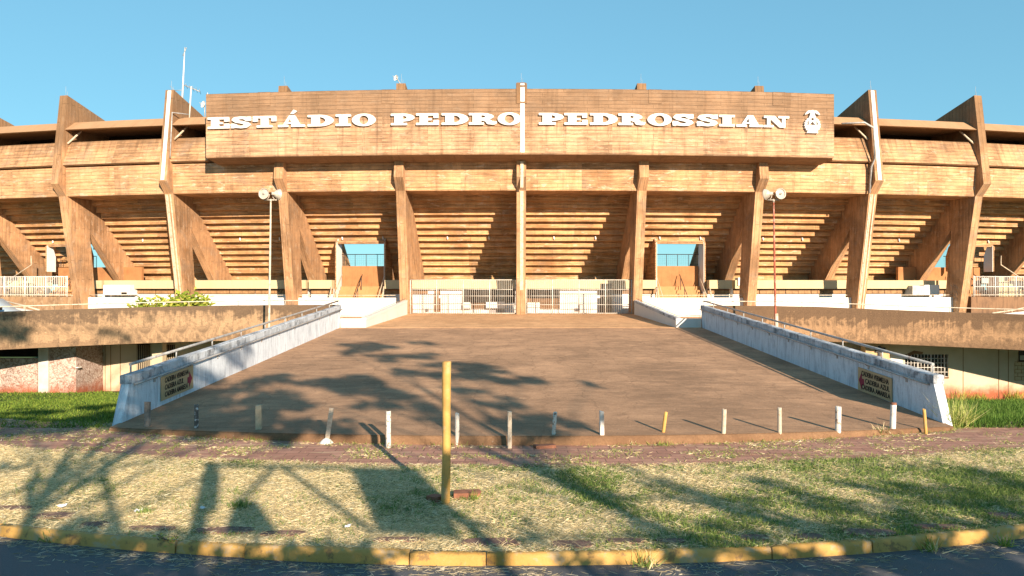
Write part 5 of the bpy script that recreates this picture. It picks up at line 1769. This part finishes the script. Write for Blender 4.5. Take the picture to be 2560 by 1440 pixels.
# ---------------------------------------------------------------- trees and an added shadow frame behind the viewer, whose shade falls into view
def up_sun(P, y):
    t = (P.y - y) / (-SUN.y)
    return P + SUN * t


def shade_tree(base, top, targets, lab, leaf=.2, per=700, trunk_r=.15, limb_r=.024):
    """targets: (px, py, y of the clump, radius of the clump)"""
    root = thing('tree', tuple(base), lab, 'tree', 'trees standing behind the viewer')
    m = MB()
    base, top = Vector(base), Vector(top)
    m.tube([base, base.lerp(top, .5) + Vector((.12, 0, 0)), top], [trunk_r, trunk_r * .8, trunk_r * .6], 9)
    m.build('trunk', M['bark'], root)
    m = MB(); B = []; T = []
    for px, py, yy, rad in targets:
        c = up_sun(surf(px, py) if not isinstance(px, Vector) else px, yy)
        st = base.lerp(top, random.uniform(.75, 1.0)) if c.z > top.z else base.lerp(top, max(.35, c.z / top.z * .8))
        mid = st.lerp(c, .55) + Vector((random.uniform(-.3, .3), random.uniform(-.3, .3), random.uniform(.0, .5)))
        m.tube([st, mid, c], [limb_r * 1.4, limb_r, limb_r * .4], 6)
        k = int(per * (rad / .6) ** 2)
        sub = [np.array(c) + rng.normal(0, rad * .5, 3) * np.array([1.6, 1.0, .6]) for _ in range(7)]
        for _ in range(max(2, int(rad * 5))):
            e = c + Vector(rng.normal(0, rad * .6, 3)); m.tube([mid.lerp(c, .6), e], [limb_r * .4, .01], 4)
        v_ = rng.normal(0, 1, (k, 3)); v_ /= np.linalg.norm(v_, axis=1)[:, None]
        q = np.array(sub)[rng.integers(0, 7, k)] + v_ * (rad * .5 * rng.random(k) ** .5)[:, None] * np.array([1.5, 1.0, .6])
        B.append(q); T.append(q + rand_dir(k, -1.0, .7) * (leaf * rng.uniform(.6, 1.3, k))[:, None])
    m.build('limbs', M['bark'], root)
    B, T = np.concatenate(B), np.concatenate(T)
    o = blades_object('crown', B, T, np.full(len(B), leaf * .5), tints(len(B), [(.05, .09, .02), (.08, .13, .03), (.11, .16, .04)]))
    org = ORG[root.name]
    co = np.empty(len(o.data.vertices) * 3); o.data.vertices.foreach_get('co', co)
    o.data.vertices.foreach_set('co', (co.reshape(-1, 3) - np.array(org)).ravel()); o.parent = root


# crown over the middle of the ramp
shade_tree((8.9, -6.0, -.13), (8.8, -6.2, 7.0), [
    (900, 862, -6, .55), (860, 880, -6.5, .4), (960, 876, -6.5, .6), (1010, 895, -6.2, .6), (1060, 858, -7, .35), (1150, 915, -6, .6), (1210, 940, -6.5, .6), (1290, 948, -6, .45), (905, 955, -5.5, .65), (860, 970, -6, .5), (955, 975, -6, .5), (1090, 935, -6.4, .45), (820, 955, -6, .3),
    (1010, 930, -6, .3), (1180, 975, -5.5, .3), (1250, 1010, -6, .35), (1290, 1065, -5.5, .5), (1050, 1020, -5.5, .3), (960, 1010, -6, .35), (1360, 1050, -6, .25), (1100, 1045, -5, .22),
    (690, 945, -6, .5), (640, 955, -6.5, .35), (1480, 960, -7, .18), (1420, 1060, -6, .2), (850, 1075, -5.5, .25)],
    'leafy tree behind the viewer whose crown dapples the ramp')
# crown over the left wall, lawn and lower ramp
shade_tree((0.6, -5.5, -.13), (0.3, -5.3, 6.4), [
    (560, 1010, -5.5, .95), (480, 1030, -5.5, .75), (640, 1020, -5.5, .65), (520, 1060, -5.3, .5), (680, 1060, -5.2, .45), (440, 1045, -5, .5), (350, 1060, -5, .6), (720, 1010, -5.5, .4), (780, 1060, -5, .35), (560, 1060, -5, .4),
    (Vector((RL, 16.2, 0.3)), 0, -5.5, 0.5), (Vector((RL, 16.6, 0.8)), 0, -5.5, 0.55), (Vector((RL, 17.4, 0.5)), 0, -5.5, 0.55), (Vector((RL, 18.2, 0.9)), 0, -6, 0.55), (Vector((RL, 18.8, 0.4)), 0, -6, 0.4), (Vector((RL, 19.6, 0.7)), 0, -6.2, 0.4), (Vector((RL, 20.6, 0.5)), 0, -6, 0.3), (Vector((RL, 22.5, 0.8)), 0, -6.5, 0.3), (Vector((RL, 23.6, 1.0)), 0, -6.5, 0.25),
    (250, 1045, -5, .6), (180, 1065, -5, .5), (60, 1075, -5, .5), (110, 1030, -5.5, .5), (20, 1050, -5.5, .5),
    (230, 1020, -6, .45), (400, 985, -6, .5), (700, 1100, -4.6, .3), (330, 955, -6, .45), (270, 1015, -6, .3)],
    'leafy tree behind the viewer whose crown shades the left lawn and wall', per=520)
# tree throwing branch shadows over the verge at the right
shade_tree((10.5, -3.4, -.13), (10.4, -3.6, 4.6), [
    (1650, 1220, -3.4, .30), (1800, 1260, -3.4, .35), (1950, 1300, -3.4, .35), (2100, 1320, -3.2, .35), (2000, 1250, -3.6, .28), (2250, 1290, -3.4, .4), (2350, 1230, -3.6, .35), (2480, 1270, -3.4, .35), (1500, 1240, -3.4, .2),
    (2150, 1210, -4, .25), (2400, 1180, -4, .3), (1900, 1200, -4, .22), (2520, 1210, -4, .25), (2300, 1400, -3, .5), (2500, 1400, -3, .6), (2050, 1425, -3, .5), (1800, 1425, -3, .45), (2200, 1360, -3, .3), (1700, 1360, -3, .25), (1450, 1425, -3, .4), (1600, 1330, -3.2, .2),
    (1560, 1180, -3.8, .16), (1850, 1330, -3.3, .25), (1300, 1340, -3, .22)],
    'open branched tree behind the viewer whose shade stripes the right verge', per=170, trunk_r=.10, limb_r=.045)
# large tree left, shading the parapet end and the road at the left
shade_tree((-8.8, -4.5, -.13), (-9, -4.5, 6.5), [
    (Vector((-23.2, 32.7, 1.2)), 0, -4.5, 0.9), (Vector((-22.7, 32.9, 0.7)), 0, -4.5, 0.45), (Vector((-24.2, 32.1, 1.0)), 0, -4.5, 0.8), (Vector((-23.0, 32.8, 1.75)), 0, -4.5, 0.4), (Vector((-19.2, 34.5, 0.95)), 0, -6, 0.32), (Vector((-18.6, 34.6, 0.75)), 0, -6, 0.25), (Vector((-17.6, 34.9, 1.6)), 0, -6.5, 0.16), (90, 1410, -3, .6), (200, 1400, -3, .6), (300, 1425, -3, .5), (10, 1390, -3, .5), (560, 1430, -2.4, .3), (700, 1425, -2.4, .5), (850, 1430, -2.4, .5),
    (20, 1170, -3, .15)],
    'large tree behind the viewer at the left shading the parapet end', per=330, trunk_r=.2)

# unseen frame, added and shaped to cast the crossing shadows on the verge
fr = thing('shadow_frame', (2.1, -5.0, -.13), 'added unseen steel frame with boards behind the viewer, shaped to shade the verge', 'shadow frame')
Yf = -5.0
def shp(px, py): return up_sun(surf(px, py), Yf)
m = MB(); t = shp(528, 1160); m.tube([shp(490, 1335) + (shp(490, 1335) - t) * .9, shp(490, 1335), t], .12, 8); m.build('post', M['dark_metal'], fr)
m = MB(); t2 = shp(1000, 1172); m.tube([(t2.x - .1, Yf, -.13), (t2.x, Yf, t2.z)], .10, 8); m.build('post', M['dark_metal'], fr)
m = MB(); a = shp(520, 1163); b = shp(1040, 1176); m.tube([a, b], .05, 6); m.build('beam', M['dark_metal'], fr)
m = MB()
for q in (((690, 1165), (590, 1260)), ((700, 1165), (935, 1335)), ((590, 1260), (640, 1330)), ((545, 1180), (535, 1280))):
    m.tube([shp(*q[0]), shp(*q[1])], .055, 6)
m.build('brace', M['dark_metal'], fr)
m = MB()
qs = [shp(872, 1168), shp(1050, 1180), shp(1112, 1262), shp(1150, 1345), shp(945, 1330)]  # board outline traced back along the sun from the ground shadow wanted
m.prism(qs, [q + Vector((0, -.06, 0)) for q in qs]); m.build('board', M['dark_metal'], fr)
m = MB(); qs = [shp(585, 1255), shp(640, 1250), shp(700, 1335), shp(560, 1335)]
m.prism(qs, [q + Vector((0, -.06, 0)) for q in qs]); m.build('small_shadow_board', M['dark_metal'], fr)
# curved thin stem at the left of the frame
m = MB(); m.tube([shp(265, 1150), shp(262, 1190), shp(272, 1240), shp(285, 1290), shp(300, 1335)] + [Vector((shp(300, 1335).x + .1, Yf, -.13))], .06, 6)
m.tube([shp(270, 1215), shp(170, 1180), shp(0, 1245)], .045, 6); m.tube([shp(75, 1200), shp(70, 1250), shp(85, 1300)], .05, 6); m.tube([shp(265, 1150), shp(150, 1185)], .03, 6)
tag(m.build('bare_sapling', M['bark']), 'bare crooked sapling behind the viewer beside the added shadow frame', 'sapling')
